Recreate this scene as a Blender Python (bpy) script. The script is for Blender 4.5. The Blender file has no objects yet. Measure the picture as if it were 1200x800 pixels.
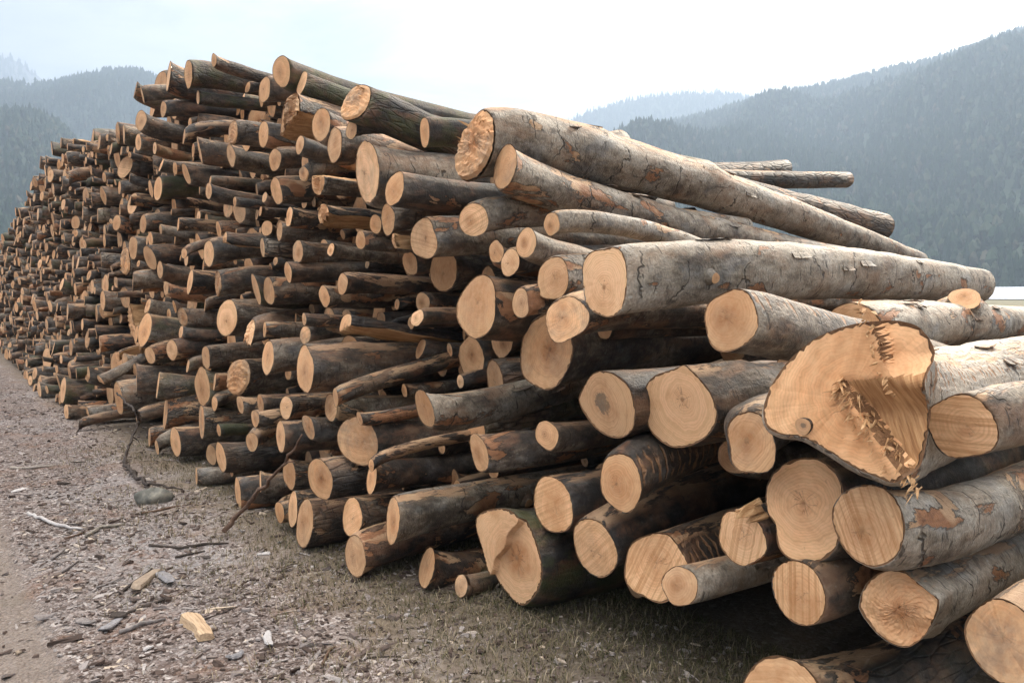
# A long stack of freshly cut beech and alder logs beside a gravel track, wooded hills in the haze behind.
import bpy, math, random
import numpy as np
from mathutils import Matrix, Vector
rnd = random.Random(11)
NR = np.random.default_rng(7)
R_ = math.radians
scene = bpy.context.scene
COL = scene.collection

# ------------------------------------------------------------------ frame of the stack
# logs lie along A (into the stack); U runs along the stack's face, away from the camera
A = np.array([0.7767, 0.6299]); U = np.array([-0.6299, 0.7767]); FACE = 2.48
CAM_Z = 1.6; FPX = 873.0; PITCH = math.atan(55/FPX)
def world(s, z, p): v = U*s + A*(FACE-p); return np.array([v[0], v[1], z])
def pix(P):         # where a point falls in the 1200x800 photograph; only used to order and describe the logs
    x, y, z = P[0], P[1], P[2]-CAM_Z
    d = y*math.cos(PITCH) - z*math.sin(PITCH); u = y*math.sin(PITCH) + z*math.cos(PITCH)
    return 600+FPX*x/d, 400-FPX*u/d, d

# s along the face, z height, p how far the end sticks out, r radius (metres); further keys shape single logs
LOGS = [
{"s":7.747,"z":3.924,"p":0.015,"r":0.064,"bark":"dark"},
{"s":8.211,"z":3.872,"p":0.129,"r":0.141,"bark":"moss","lab":"mossy green log sticking out near the very top of the tall end","ref":"the mossy topmost log"},
{"s":9.301,"z":4.11,"p":0.035,"r":0.172,"bark":"dark","ty":12},
{"s":11.038,"z":4.439,"p":-0.315,"r":0.189},
{"s":10.553,"z":4.148,"p":0.029,"r":0.096},
{"s":10.806,"z":4.271,"p":0.052,"r":0.112,"face":"y"},
{"s":9.535,"z":3.778,"p":0.043,"r":0.091,"pitch":1.0,"yaw":0,"bark":"dark"},
{"s":11.36,"z":4.196,"p":-0.284,"r":0.141,"face":"y"},
{"s":10.134,"z":3.739,"p":0.153,"r":0.125,"bark":"dark"},
{"s":8.284,"z":3.667,"p":0.018,"r":0.073,"bark":"moss"},
{"s":13.784,"z":4.081,"p":0.048,"r":0.193,"bark":"moss","lab":"short mossy log with a narrow pale end on the sloping skyline","ref":"the mossy skyline log"},
{"s":16.064,"z":4.472,"p":-0.046,"r":0.123,"face":"s"},
{"s":17.213,"z":4.586,"p":-0.004,"r":0.101},
{"s":18.579,"z":4.69,"p":-0.03,"r":0.147,"bark":"moss"},
{"s":20.094,"z":4.602,"p":0.005,"r":0.15,"bark":"dark","face":"y"},
{"s":18.32,"z":4.229,"p":0.009,"r":0.138,"bark":"grey"},
{"s":18.029,"z":4.293,"p":-0.338,"r":0.167},
{"s":15.025,"z":3.899,"p":-0.034,"r":0.221},
{"s":12.414,"z":3.641,"p":-0.026,"r":0.171,"bark":"dark"},
{"s":11.885,"z":3.887,"p":0.05,"r":0.152,"face":"t"},
{"s":11.618,"z":3.829,"p":0.037,"r":0.134},
{"s":20.044,"z":4.001,"p":-0.041,"r":0.238,"bark":"dark","lab":"dark log with a thin bright rim jutting out on the far sloping skyline","ref":"the dark log jutting out on the far skyline"},
{"s":16.152,"z":3.403,"p":0.036,"r":0.136},
{"s":20.667,"z":3.722,"p":-0.043,"r":0.125},
{"s":14.329,"z":3.464,"p":0.014,"r":0.129},
{"s":14.048,"z":3.612,"p":-0.045,"r":0.11,"face":"s"},
{"s":14.805,"z":3.268,"p":-0.06,"r":0.097},
{"s":11.956,"z":3.129,"p":0.045,"r":0.095},
{"s":20.386,"z":3.524,"p":-0.035,"r":0.143},
{"s":21.627,"z":3.372,"p":-0.034,"r":0.089},
{"s":14.582,"z":2.766,"p":0.058,"r":0.179,"lab":"log with a pale slanted oval end high among the far small ones","ref":"the pale slanted far end"},
{"s":15.852,"z":2.642,"p":0.045,"r":0.148},
{"s":17.093,"z":2.696,"p":-0.025,"r":0.11},
{"s":18.417,"z":2.746,"p":0.055,"r":0.108},
{"s":16.731,"z":2.446,"p":0.044,"r":0.128},
{"s":17.209,"z":2.446,"p":0.058,"r":0.131},
{"s":19.954,"z":2.449,"p":0.002,"r":0.146},
{"s":15.366,"z":2.392,"p":-0.161,"r":0.165,"bark":"dark"},
{"s":13.575,"z":2.061,"p":0.155,"r":0.137},
{"s":15.54,"z":2.081,"p":0.194,"r":0.092},
{"s":17.6,"z":2.117,"p":0.164,"r":0.091},
{"s":15.482,"z":1.792,"p":0.204,"r":0.138},
{"s":13.686,"z":1.772,"p":0.198,"r":0.146},
{"s":13.155,"z":2.285,"p":0.034,"r":0.104,"face":"s"},
{"s":11.577,"z":2.063,"p":0.071,"r":0.202,"face":"t","lab":"log with a chipped double-lobed pale end above a mossy neighbour","ref":"the chipped double-lobed end"},
{"s":12.291,"z":2.405,"p":-0.008,"r":0.104},
{"s":14.925,"z":3.055,"p":-0.024,"r":0.084},
{"s":13.674,"z":2.645,"p":0.012,"r":0.069},
{"s":21.623,"z":1.835,"p":0.107,"r":0.125},
{"s":19.386,"z":3.037,"p":0.021,"r":0.099},
{"s":21.028,"z":3.036,"p":-0.019,"r":0.107},
{"s":14.502,"z":0.517,"p":0.706,"r":0.192,"lab":"log with a pale leaf-shaped end at the far foot of the pile","ref":"the pale leaf-shaped end at the far foot"},
{"s":16.834,"z":0.578,"p":0.579,"r":0.127},
{"s":12.381,"z":0.52,"p":0.686,"r":0.108},
{"s":13.189,"z":0.82,"p":0.55,"r":0.109,"bark":"dark"},
{"s":11.471,"z":0.914,"p":0.452,"r":0.114,"bark":"peel"},
{"s":11.77,"z":1.078,"p":0.44,"r":0.09,"bark":"peel"},
{"s":13.068,"z":1.026,"p":0.404,"r":0.14},
{"s":15.048,"z":0.972,"p":0.527,"r":0.167},
{"s":14.45,"z":1.045,"p":0.418,"r":0.086,"bark":"dark"},
{"s":14.486,"z":0.895,"p":0.542,"r":0.075},
{"s":15.693,"z":1.311,"p":0.398,"r":0.193,"face":"s"},
{"s":15.239,"z":1.176,"p":0.358,"r":0.091},
{"s":13.277,"z":1.351,"p":0.389,"r":0.11},
{"s":13.969,"z":1.273,"p":0.042,"r":0.092},
{"s":11.919,"z":1.357,"p":0.324,"r":0.109},
{"s":26.762,"z":0.676,"p":0.111,"r":0.134},
{"s":26.876,"z":0.416,"p":0.124,"r":0.16},
{"s":19.654,"z":0.746,"p":0.4,"r":0.109},
{"s":16.559,"z":0.814,"p":0.534,"r":0.069},
{"s":10.568,"z":0.809,"p":0.404,"r":0.062},
{"s":10.075,"z":0.803,"p":0.437,"r":0.081},
{"s":18.343,"z":0.273,"p":0.604,"r":0.075,"bark":"grey"},
{"s":17.268,"z":0.078,"p":0.715,"r":0.079,"bark":"dark"},
{"s":24.465,"z":1.249,"p":0.163,"r":0.164},
{"s":18.503,"z":1.24,"p":0.317,"r":0.095},
{"s":13.537,"z":1.566,"p":0.282,"r":0.105},
{"s":10.833,"z":3.598,"p":0.033,"r":0.112},
{"s":11.447,"z":3.565,"p":-0.047,"r":0.067},
{"s":10.026,"z":3.401,"p":0.03,"r":0.076},
{"s":8.756,"z":3.337,"p":0.036,"r":0.085,"bark":"dark"},
{"s":9.379,"z":3.311,"p":-0.237,"r":0.084},
{"s":8.523,"z":3.163,"p":-0.056,"r":0.137},
{"s":6.833,"z":3.039,"p":0.153,"r":0.113,"face":"t"},
{"s":7.068,"z":3.046,"p":-0.049,"r":0.105,"face":"k"},
{"s":7.414,"z":2.944,"p":-0.019,"r":0.104},
{"s":9.821,"z":3.167,"p":0.013,"r":0.08},
{"s":9.09,"z":3.031,"p":0.05,"r":0.073},
{"s":10.196,"z":3.291,"p":-0.299,"r":0.068},
{"s":8.66,"z":2.917,"p":0.051,"r":0.114,"bark":"dark"},
{"s":7.723,"z":2.628,"p":0.105,"r":0.083,"face":"k"},
{"s":8.078,"z":2.787,"p":-0.023,"r":0.047},
{"s":7.291,"z":2.49,"p":-0.003,"r":0.049},
{"s":9.448,"z":2.861,"p":-0.319,"r":0.054},
{"s":10.259,"z":2.938,"p":-0.051,"r":0.156,"bark":"moss","lab":"thick dark log with moss on its side seen almost edge on","ref":"the thick dark mossy stump end"},
{"s":9.001,"z":2.644,"p":-0.042,"r":0.055,"pitch":-10.6,"yaw":0,"bark":"dark","lab":"long thin dark log reaching out over its neighbours in the upper left","ref":"the long dark mid log"},
{"s":11.401,"z":2.895,"p":0.023,"r":0.071},
{"s":8.874,"z":2.38,"p":0.091,"r":0.074,"face":"k"},
{"s":10.321,"z":2.333,"p":-0.255,"r":0.086},
{"s":10.497,"z":2.317,"p":-0.001,"r":0.097},
{"s":9.614,"z":2.376,"p":0.092,"r":0.061},
{"s":11.484,"z":2.58,"p":0.008,"r":0.119},
{"s":10.851,"z":2.535,"p":0.001,"r":0.125},
{"s":9.062,"z":2.458,"p":-0.273,"r":0.085},
{"s":9.256,"z":2.521,"p":-0.242,"r":0.071},
{"s":8.341,"z":2.294,"p":-0.181,"r":0.107},
{"s":7.056,"z":2.102,"p":0.174,"r":0.079,"bark":"grey"},
{"s":7.508,"z":1.998,"p":0.186,"r":0.126,"lab":"log with a tall pale oval end and a small grey log above it","ref":"the pale oval with the small log resting on it"},
{"s":9.039,"z":1.935,"p":-0.217,"r":0.075},
{"s":8.51,"z":2.042,"p":0.137,"r":0.055},
{"s":10.366,"z":2.063,"p":0.043,"r":0.157,"bark":"dark"},
{"s":11.331,"z":1.957,"p":-0.125,"r":0.077},
{"s":9.41,"z":1.887,"p":0.162,"r":0.098,"bark":"dark"},
{"s":10.479,"z":1.763,"p":0.227,"r":0.116},
{"s":9.097,"z":1.673,"p":0.182,"r":0.079,"bark":"peel"},
{"s":8.117,"z":1.732,"p":0.195,"r":0.127,"bark":"dark"},
{"s":7.304,"z":1.702,"p":0.167,"r":0.122,"face":"t"},
{"s":9.091,"z":1.205,"p":0.421,"r":0.189,"lab":"dark log with a tall narrow pale oval end beside a splintered one","ref":"the tall narrow oval"},
{"s":9.99,"z":1.455,"p":0.172,"r":0.095},
{"s":11.133,"z":1.179,"p":0.083,"r":0.335,"face":"s","lab":"split log with a tall ragged splintered pale end","ref":"the tall splintered end"},
{"s":9.784,"z":0.958,"p":0.311,"r":0.122,"face":"s"},
{"s":8.869,"z":0.931,"p":0.425,"r":0.096,"bark":"peel"},
{"s":8.478,"z":1.359,"p":0.18,"r":0.098,"face":"t"},
{"s":8.372,"z":1.203,"p":0.229,"r":0.066,"bark":"peel"},
{"s":8.35,"z":1.016,"p":0.331,"r":0.113,"bark":"dark"},
{"s":6.816,"z":1.39,"p":0.254,"r":0.163,"ty":-14},
{"s":8.366,"z":1.473,"p":-0.022,"r":0.069},
{"s":8.544,"z":0.953,"p":-0.011,"r":0.065},
{"s":7.377,"z":0.998,"p":0.271,"r":0.1,"ty":-10},
{"s":7.797,"z":0.887,"p":0.327,"r":0.066},
{"s":6.184,"z":1.237,"p":0.286,"r":0.155,"face":"s","lab":"log with a broken fan-shaped pale end showing its grain","ref":"the broken fan-shaped end"},
{"s":9.697,"z":0.712,"p":0.408,"r":0.066},
{"s":16.713,"z":0.087,"p":0.79,"r":0.089,"bark":"dark"},
{"s":15.533,"z":0.074,"p":0.818,"r":0.075,"bark":"dark"},
{"s":12.187,"z":0.492,"p":0.722,"r":0.097},
{"s":10.933,"z":0.579,"p":0.7,"r":0.111,"face":"s"},
{"s":9.762,"z":0.583,"p":0.751,"r":0.085,"pitch":29.8,"yaw":0,"bark":"grey"},
{"s":11.962,"z":0.27,"p":0.84,"r":0.184,"bark":"moss","lab":"thick smooth greenish log at the foot of the pile beside the track","ref":"the smooth green log at the foot"},
{"s":11.045,"z":0.093,"p":0.939,"r":0.094},
{"s":10.46,"z":0.117,"p":0.781,"r":0.106,"face":"s"},
{"s":10.062,"z":0.056,"p":0.95,"r":0.066,"bark":"dark"},
{"s":10.607,"z":0.059,"p":0.663,"r":0.06,"bark":"dark"},
{"s":9.534,"z":0.403,"p":0.621,"r":0.198},
{"s":9.235,"z":0.656,"p":0.487,"r":0.165},
{"s":10.142,"z":0.495,"p":0.096,"r":0.103},
{"s":8.172,"z":0.674,"p":0.52,"r":0.135},
{"s":9.919,"z":0.815,"p":0.463,"r":0.083},
{"s":9.159,"z":0.91,"p":0.363,"r":0.097},
{"s":9.008,"z":0.215,"p":0.55,"r":0.085},
{"s":8.195,"z":0.378,"p":0.45,"r":0.172,"face":"n"},
{"s":9.194,"z":0.155,"p":0.095,"r":0.12},
{"s":7.238,"z":0.74,"p":0.357,"r":0.184,"lab":"log with a tall clean pale oval end above a grey weathered end","ref":"the tall pale oval above the grey one"},
{"s":7.089,"z":0.432,"p":0.415,"r":0.165,"face":"y","lab":"log with a weathered grey-brown oval end low in the pile","ref":"the weathered grey-brown oval"},
{"s":7.578,"z":0.181,"p":0.52,"r":0.152},
{"s":7.992,"z":0.072,"p":0.59,"r":0.073,"bark":"grey"},
{"s":8.441,"z":0.097,"p":0.554,"r":0.099},
{"s":6.945,"z":0.61,"p":0.34,"r":0.074},
{"s":6.054,"z":0.71,"p":0.413,"r":0.076},
{"s":6.307,"z":0.909,"p":0.33,"r":0.158,"face":"t"},
{"s":7.177,"z":1.014,"p":0.336,"r":0.109,"bark":"dark"},
{"s":8.706,"z":0.941,"p":-0.064,"r":0.072},
{"s":7.919,"z":0.876,"p":0.294,"r":0.061},
{"s":6.994,"z":0.8,"p":0.32,"r":0.078,"bark":"peel"},
{"s":6.091,"z":0.295,"p":0.564,"r":0.127},
{"s":7.142,"z":0.102,"p":0.321,"r":0.104},
{"s":6.486,"z":0.075,"p":0.645,"r":0.075},
{"s":6.154,"z":0.146,"p":0.462,"r":0.042},
{"s":5.575,"z":0.114,"p":0.608,"r":0.115},
{"s":6.675,"z":0.409,"p":0.393,"r":0.053,"bark":"moss"},
{"s":5.735,"z":0.456,"p":0.438,"r":0.076},
{"s":5.758,"z":0.633,"p":0.401,"r":0.07},
{"s":5.9,"z":3.384,"p":0.074,"r":0.123,"pitch":-1.8,"yaw":0,"L":7,"bark":"moss","lab":"long thick log with moss lying along the very top of the pile","ref":"the long top log"},
{"s":5.722,"z":3.27,"p":-0.018,"r":0.098,"pitch":-5.0,"yaw":0,"bark":"moss"},
{"s":6.357,"z":3.342,"p":0.041,"r":0.105,"pitch":-1.4,"yaw":0,"L":2.2,"bark":"grey","lab":"short grey log with a reddish rimmed end poking up near the top"},
{"s":4.475,"z":2.845,"p":0.156,"r":0.128,"pitch":-13.8,"yaw":0,"L":5,"bark":"moss","face":"t","lab":"thick log with a torn brown end just under the top log","ref":"the torn brown end"},
{"s":5.633,"z":2.959,"p":0.122,"r":0.195,"bark":"split","face":"s","lab":"half log whose split side shows bare striped grain","ref":"the bare-grained half log"},
{"s":5.007,"z":2.797,"p":0.157,"r":0.118},
{"s":5.501,"z":2.738,"p":0.105,"r":0.075},
{"s":6.259,"z":2.741,"p":0.002,"r":0.094},
{"s":6.501,"z":2.995,"p":0.004,"r":0.116},
{"s":5.739,"z":2.64,"p":-0.04,"r":0.079},
{"s":4.834,"z":2.631,"p":0.14,"r":0.121,"bark":"peel","L":2.4},
{"s":4.562,"z":2.685,"p":0.15,"r":0.062,"pitch":-0.3,"yaw":0,"bark":"dark","L":2.4},
{"s":5.918,"z":2.69,"p":-0.279,"r":0.1},
{"s":3.862,"z":2.572,"p":0.025,"r":0.087,"bark":"moss","lab":"mossy log whose pale half-moon end peeks over a grey log","ref":"the pale half-moon end","L":2.4},
{"s":4.352,"z":2.388,"p":0.151,"r":0.189,"pitch":10.6,"yaw":0,"bark":"grey","face":"c","lab":"thick grey log with a big cream-coloured end under the top logs","ref":"the cream-ended grey log","L":2.4},
{"s":3.266,"z":2.411,"p":0.084,"r":0.187,"pitch":-5.1,"yaw":0,"L":5.5,"r1":0.55,"bark":"beech","face":"t","lab":"longest thick grey log with a ragged brown end sloping down across the top","ref":"the ragged-ended longest log","bz":0.12,"poly":[[0.168,-0.104],[0.134,0.03],[0.062,0.096],[-0.024,0.17],[-0.106,0.159],[-0.172,0.091],[-0.186,0.001],[-0.157,-0.103],[-0.06,-0.188],[0.056,-0.21],[0.144,-0.177]]},
{"s":3.02,"z":2.253,"p":0.076,"r":0.12,"pitch":-5.2,"yaw":0,"L":5.6,"bark":"beechp","ty":10,"lab":"long grey log with orange bare patches below the longest log","ref":"the orange-patched long log","bz":-0.05},
{"s":5.561,"z":2.529,"p":0.048,"r":0.06},
{"s":5.345,"z":2.452,"p":0.034,"r":0.1,"face":"s"},
{"s":6.145,"z":2.465,"p":0.04,"r":0.114},
{"s":6.014,"z":2.385,"p":-0.231,"r":0.045},
{"s":5.686,"z":2.472,"p":-0.308,"r":0.084,"bark":"peel","L":2.4},
{"s":3.967,"z":2.235,"p":0.173,"r":0.105,"bark":"dark","lab":"thick dark brown log with a narrow oval end below the cream-ended log","ref":"the dark log with the tall thin oval","L":2.4},
{"s":5.785,"z":2.221,"p":0.082,"r":0.082},
{"s":6.43,"z":2.319,"p":0.072,"r":0.044},
{"s":6.595,"z":2.463,"p":-0.03,"r":0.046},
{"s":6.083,"z":2.124,"p":0.044,"r":0.082},
{"s":6.302,"z":2.164,"p":0.068,"r":0.066},
{"s":4.91,"z":2.144,"p":0.189,"r":0.093,"bark":"split","face":"s","lab":"log split flat along its top with an orange slanted end","ref":"the log split flat on top"},
{"s":4.446,"z":2.067,"p":0.042,"r":0.065,"L":2.4},
{"s":4.198,"z":2.073,"p":0.09,"r":0.1,"L":2.4},
{"s":4.524,"z":1.962,"p":0.113,"r":0.063},
{"s":4.052,"z":1.929,"p":0.127,"r":0.045,"face":"s"},
{"s":5.688,"z":1.963,"p":-0.169,"r":0.087},
{"s":4.835,"z":1.911,"p":0.18,"r":0.047,"pitch":-2.7,"yaw":0,"bark":"grey","lab":"slender grey log curving away to the dark gap","ref":"the slender curved grey log"},
{"s":5.526,"z":1.928,"p":0.126,"r":0.086},
{"s":5.529,"z":1.771,"p":0.205,"r":0.078,"bark":"dark"},
{"s":3.857,"z":1.935,"p":0.041,"r":0.124,"bark":"beechp","lab":"thick log with a smooth orange end and orange peeled strip","ref":"the smooth-ended log with an orange side"},
{"s":3.28,"z":2.002,"p":0.087,"r":0.092,"bark":"beechp","L":2.4},
{"s":3.109,"z":1.824,"p":0.067,"r":0.061},
{"s":2.998,"z":1.764,"p":0.063,"r":0.071},
{"s":4.526,"z":1.67,"p":0.248,"r":0.073,"pitch":-3.6,"yaw":0,"bark":"dark","lab":"long dark log dotted with pale spots and a round reddish end","ref":"the long spotted dark log"},
{"s":4.99,"z":1.585,"p":0.162,"r":0.076,"bark":"dark"},
{"s":3.159,"z":1.533,"p":0.156,"r":0.17,"bark":"beechd","lab":"thick log with a large clean round end in the middle of the pile","ref":"the large clean round end in the middle"},
{"s":2.836,"z":1.558,"p":0.128,"r":0.072,"bark":"beechd"},
{"s":3.866,"z":1.458,"p":0.085,"r":0.054,"bark":"dark"},
{"s":4.487,"z":1.397,"p":0.249,"r":0.078,"pitch":-7.8,"yaw":0,"bark":"split","face":"n","lab":"long split log with bare wood along its lower side","ref":"the long split log"},
{"s":5.124,"z":1.423,"p":0.258,"r":0.048},
{"s":6.058,"z":1.393,"p":-0.071,"r":0.054},
{"s":5.211,"z":1.302,"p":0.214,"r":0.069},
{"s":5.979,"z":1.314,"p":0.227,"r":0.063},
{"s":6.119,"z":1.627,"p":0.131,"r":0.114},
{"s":6.352,"z":1.646,"p":0.153,"r":0.132,"bark":"moss"},
{"s":6.355,"z":2.003,"p":0.089,"r":0.081},
{"s":2.881,"z":1.859,"p":0.053,"r":0.077,"pitch":-7.6,"yaw":0,"L":1.6,"bark":"beech"},
{"s":2.735,"z":1.944,"p":0.013,"r":0.056,"L":1.7,"bark":"beech"},
{"s":2.684,"z":1.677,"p":0.051,"r":0.106,"bark":"beechp"},
{"s":2.295,"z":1.656,"p":0.098,"r":0.158,"pitch":0.2,"yaw":0,"L":4.25,"r1":0.86,"bark":"beech","face":"c2","lab":"long pale grey log with cracked flaking bark and a clean round end","ref":"the long cracked grey log with a round end","bz":0.06},
{"s":2.675,"z":1.43,"p":-0.304,"r":0.061,"bark":"dark"},
{"s":2.519,"z":1.487,"p":0.117,"r":0.112,"face":"n"},
{"s":1.62,"z":1.506,"p":0.131,"r":0.114,"pitch":-8.9,"yaw":0,"L":4.2,"bark":"scratch","face":"k","ty":-3,"lab":"thick grey log with rows of scratches along its top and a swirled end","ref":"the log with ring-scratched bark"},
{"s":2.887,"z":1.308,"p":-0.084,"r":0.195,"bark":"dark","face":"k","lab":"thick dark log whose round end shows a small ringed knot","ref":"the knotty long-necked end"},
{"s":5.546,"z":1.123,"p":0.37,"r":0.133},
{"s":4.719,"z":1.102,"p":0.433,"r":0.157,"lab":"dark log with a tall pointed pale oval end left of a torn one","ref":"the tall pale oval of the dark log"},
{"s":5.824,"z":1.147,"p":0.006,"r":0.08},
{"s":6.046,"z":0.936,"p":0.009,"r":0.054},
{"s":4.636,"z":0.84,"p":0.292,"r":0.091},
{"s":4.318,"z":0.954,"p":0.41,"r":0.062,"pitch":9.3,"yaw":-4,"L":4,"bark":"beechd","lab":"long dark log slanting upward to the right with an orange scrape","ref":"the dark log slanting upward"},
{"s":4.943,"z":1.022,"p":-0.058,"r":0.091,"face":"t"},
{"s":3.919,"z":0.877,"p":0.451,"r":0.042,"pitch":8.6,"yaw":0,"bark":"peel"},
{"s":3.423,"z":0.98,"p":0.317,"r":0.11,"pitch":10.5,"yaw":0,"bark":"beechp","lab":"thick log with a long orange stripe stripped along its side","ref":"the log with the orange stripe"},
{"s":4.218,"z":0.971,"p":-0.03,"r":0.045,"bark":"dark"},
{"s":4.034,"z":0.722,"p":0.407,"r":0.149,"face":"y","lab":"log with a dirty grey cracked oval end in the middle of the pile","ref":"the dirty cracked oval"},
{"s":4.252,"z":0.721,"p":-0.021,"r":0.079},
{"s":5.024,"z":0.61,"p":0.489,"r":0.113},
{"s":4.747,"z":0.707,"p":0.405,"r":0.091},
{"s":5.123,"z":0.477,"p":0.102,"r":0.06},
{"s":5.208,"z":0.78,"p":0.372,"r":0.081},
{"s":5.471,"z":0.731,"p":0.006,"r":0.087,"face":"y"},
{"s":5.703,"z":0.755,"p":0.377,"r":0.07},
{"s":5.592,"z":0.65,"p":0.428,"r":0.059},
{"s":4.233,"z":0.473,"p":0.56,"r":0.131,"face":"k","lab":"log with a round orange end with rings near the lower front","ref":"the round end with tight rings"},
{"s":4.97,"z":0.351,"p":0.454,"r":0.104},
{"s":5.323,"z":0.24,"p":0.529,"r":0.075},
{"s":3.78,"z":0.55,"p":0.451,"r":0.088,"bark":"dark"},
{"s":3.707,"z":0.644,"p":0.492,"r":0.036,"pitch":-2.9,"yaw":0,"bark":"dark"},
{"s":4.437,"z":0.498,"p":-0.339,"r":0.085},
{"s":3.931,"z":0.498,"p":-0.04,"r":0.04},
{"s":3.056,"z":0.788,"p":0.221,"r":0.103,"bark":"peel","lab":"brown log with a tilted oval end jutting out of dark gaps","ref":"the blunt-ended brown log"},
{"s":3.652,"z":0.752,"p":-0.196,"r":0.089},
{"s":3.857,"z":0.423,"p":-0.177,"r":0.068},
{"s":3.848,"z":0.643,"p":-0.075,"r":0.032},
{"s":5.057,"z":0.135,"p":0.368,"r":0.08,"face":"t"},
{"s":5.163,"z":0.066,"p":0.46,"r":0.052},
{"s":5.88,"z":0.457,"p":0.352,"r":0.072},
{"s":2.715,"z":0.908,"p":0.058,"r":0.074,"bark":"dark"},
{"s":1.572,"z":1.049,"p":0.059,"r":0.113,"bark":"dark","face":"k","lab":"dark log with a round checked end just left below the huge splintered log","ref":"the round end under the huge one"},
{"s":1.916,"z":0.882,"p":-0.341,"r":0.08},
{"s":2.206,"z":0.775,"p":0.078,"r":0.127,"bark":"scratchlow","lab":"thick dark log with a row of scraped orange squares behind its notched end","ref":"the notched end with scraped bark squares"},
{"s":2.663,"z":0.573,"p":0.065,"r":0.146,"bark":"dark"},
{"s":2.365,"z":1.095,"p":0.002,"r":0.157,"bark":"dark","face":"h","lab":"log whose round end has a dark grey star-shaped heart stain","ref":"the end with the dark heart stain","poly":[[0.22,0.004],[0.162,0.059],[0.078,0.135],[0.007,0.157],[-0.072,0.159],[-0.149,0.139],[-0.194,0.094],[-0.205,0.031],[-0.191,-0.038],[-0.152,-0.101],[-0.076,-0.147],[-0.007,-0.161],[0.07,-0.153],[0.144,-0.115],[0.202,-0.048]]},
{"s":1.971,"z":1.134,"p":-0.035,"r":0.173,"bark":"beechd","face":"c2","lab":"very thick dark log with a wide ragged-edged pale round end","ref":"the widest ragged round end","poly":[[0.212,0.051],[0.178,0.092],[0.121,0.124],[0.061,0.14],[-0.006,0.163],[-0.036,0.183],[-0.084,0.151],[-0.127,0.116],[-0.169,0.072],[-0.195,0.012],[-0.192,-0.04],[-0.152,-0.098],[-0.09,-0.142],[-0.003,-0.174],[0.079,-0.191],[0.15,-0.168],[0.204,-0.131],[0.22,-0.075],[0.211,0.002]]},
{"s":2.381,"z":0.435,"p":0.06,"r":0.136,"bark":"dark","face":"n","lab":"dark log with an orange round end and small dark spots close to the ground","ref":"the spotted round end low down"},
{"s":2.074,"z":0.415,"p":-0.003,"r":0.144,"bark":"scratchlow","face":"w","lab":"log with diagonal saw stripes on its round end near the ground","ref":"the saw-striped round end"},
{"s":1.862,"z":0.424,"p":0.097,"r":0.079,"pitch":-4.0,"yaw":0,"bark":"beech","lab":"small grey log overlapping the saw-striped end near the ground","ref":"the small grey log on the ground"},
{"s":2.503,"z":0.114,"p":-0.367,"r":0.068,"face":"y"},
{"s":1.627,"z":0.666,"p":0.026,"r":0.105,"bark":"dark","face":"w","lab":"log with straight saw lines across its round end left of a notched one","ref":"the round end with straight saw lines"},
{"s":2.904,"z":0.262,"p":0.131,"r":0.266,"bark":"moss","face":"u","lab":"thick greenish log leaning on the ground with a tall two-step cut end","ref":"the tall two-step cut end","poly":[[0.247,0.151],[0.202,0.198],[0.099,0.244],[-0.007,0.268],[-0.088,0.251],[-0.141,0.199],[-0.193,0.105],[-0.219,0.006],[-0.206,-0.084],[-0.155,-0.173],[-0.089,-0.239],[-0.028,-0.241],[0.063,-0.19],[0.136,-0.13],[0.187,0.003],[0.232,0.075]]},
{"s":1.399,"z":0.823,"p":-0.007,"r":0.185,"bark":"beechd","face":"n","lab":"thick log with a notched end and a wooden tongue sticking out","ref":"the notched end with a wood tongue","poly":[[0.15,0.048],[0.123,0.118],[0.062,0.171],[-0.011,0.196],[-0.076,0.182],[-0.124,0.14],[-0.15,0.07],[-0.15,-0.035],[-0.131,-0.116],[-0.085,-0.159],[-0.005,-0.182],[0.056,-0.17],[0.085,-0.132],[0.094,-0.07],[0.137,-0.041]]},
{"s":1.373,"z":0.541,"p":0.055,"r":0.113,"bark":"peel","face":"w","lab":"reddish log with level saw stripes on its round end low at the front","ref":"the sawn end with level stripes"},
{"s":1.104,"z":0.862,"p":0.128,"r":0.131,"pitch":-0.2,"yaw":0,"L":4,"bark":"beech","face":"w","lab":"pale barked thick log with slanting saw lines just below the huge log","ref":"the saw-lined end of the white-barked log","poly":[[0.126,0.015],[0.103,0.063],[0.064,0.106],[0.004,0.135],[-0.049,0.14],[-0.089,0.119],[-0.116,0.079],[-0.13,0.034],[-0.126,-0.017],[-0.105,-0.071],[-0.065,-0.107],[-0.015,-0.124],[0.041,-0.114],[0.085,-0.084],[0.115,-0.037]]},
{"s":1.039,"z":0.582,"p":0.013,"r":0.133,"pitch":-1.8,"yaw":0,"L":4,"bark":"beech","face":"t2","lab":"grey log with a rough heart-shaped sawn end near the bottom corner","ref":"the heart-shaped rough end","poly":[[0.131,-0.023],[0.115,0.035],[0.08,0.087],[0.031,0.121],[-0.009,0.13],[-0.041,0.106],[-0.083,0.083],[-0.116,0.069],[-0.113,0.03],[-0.092,-0.03],[-0.068,-0.08],[-0.023,-0.123],[0.023,-0.123],[0.065,-0.106],[0.103,-0.076],[0.127,-0.046]]},
{"s":0.748,"z":0.572,"p":-0.01,"r":0.116,"L":4,"bark":"beechp","face":"y","lab":"log with a muddy grey round end at the bottom corner","ref":"the muddy end at the bottom corner"},
{"s":1.339,"z":0.167,"p":0.205,"r":0.17,"pitch":-6.1,"yaw":0,"L":4,"bark":"wet","face":"n","lab":"wet dark log with peeling bark lying lowest at the front edge","ref":"the wet peeling log at the bottom edge"},
{"s":0.901,"z":1.19,"p":-0.05,"r":0.101,"pitch":-0.2,"yaw":0,"L":4,"bark":"beechp","face":"w","lab":"pale log with a shaded brown end tucked under the huge log","ref":"the shaded end beside the huge log"},
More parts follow.
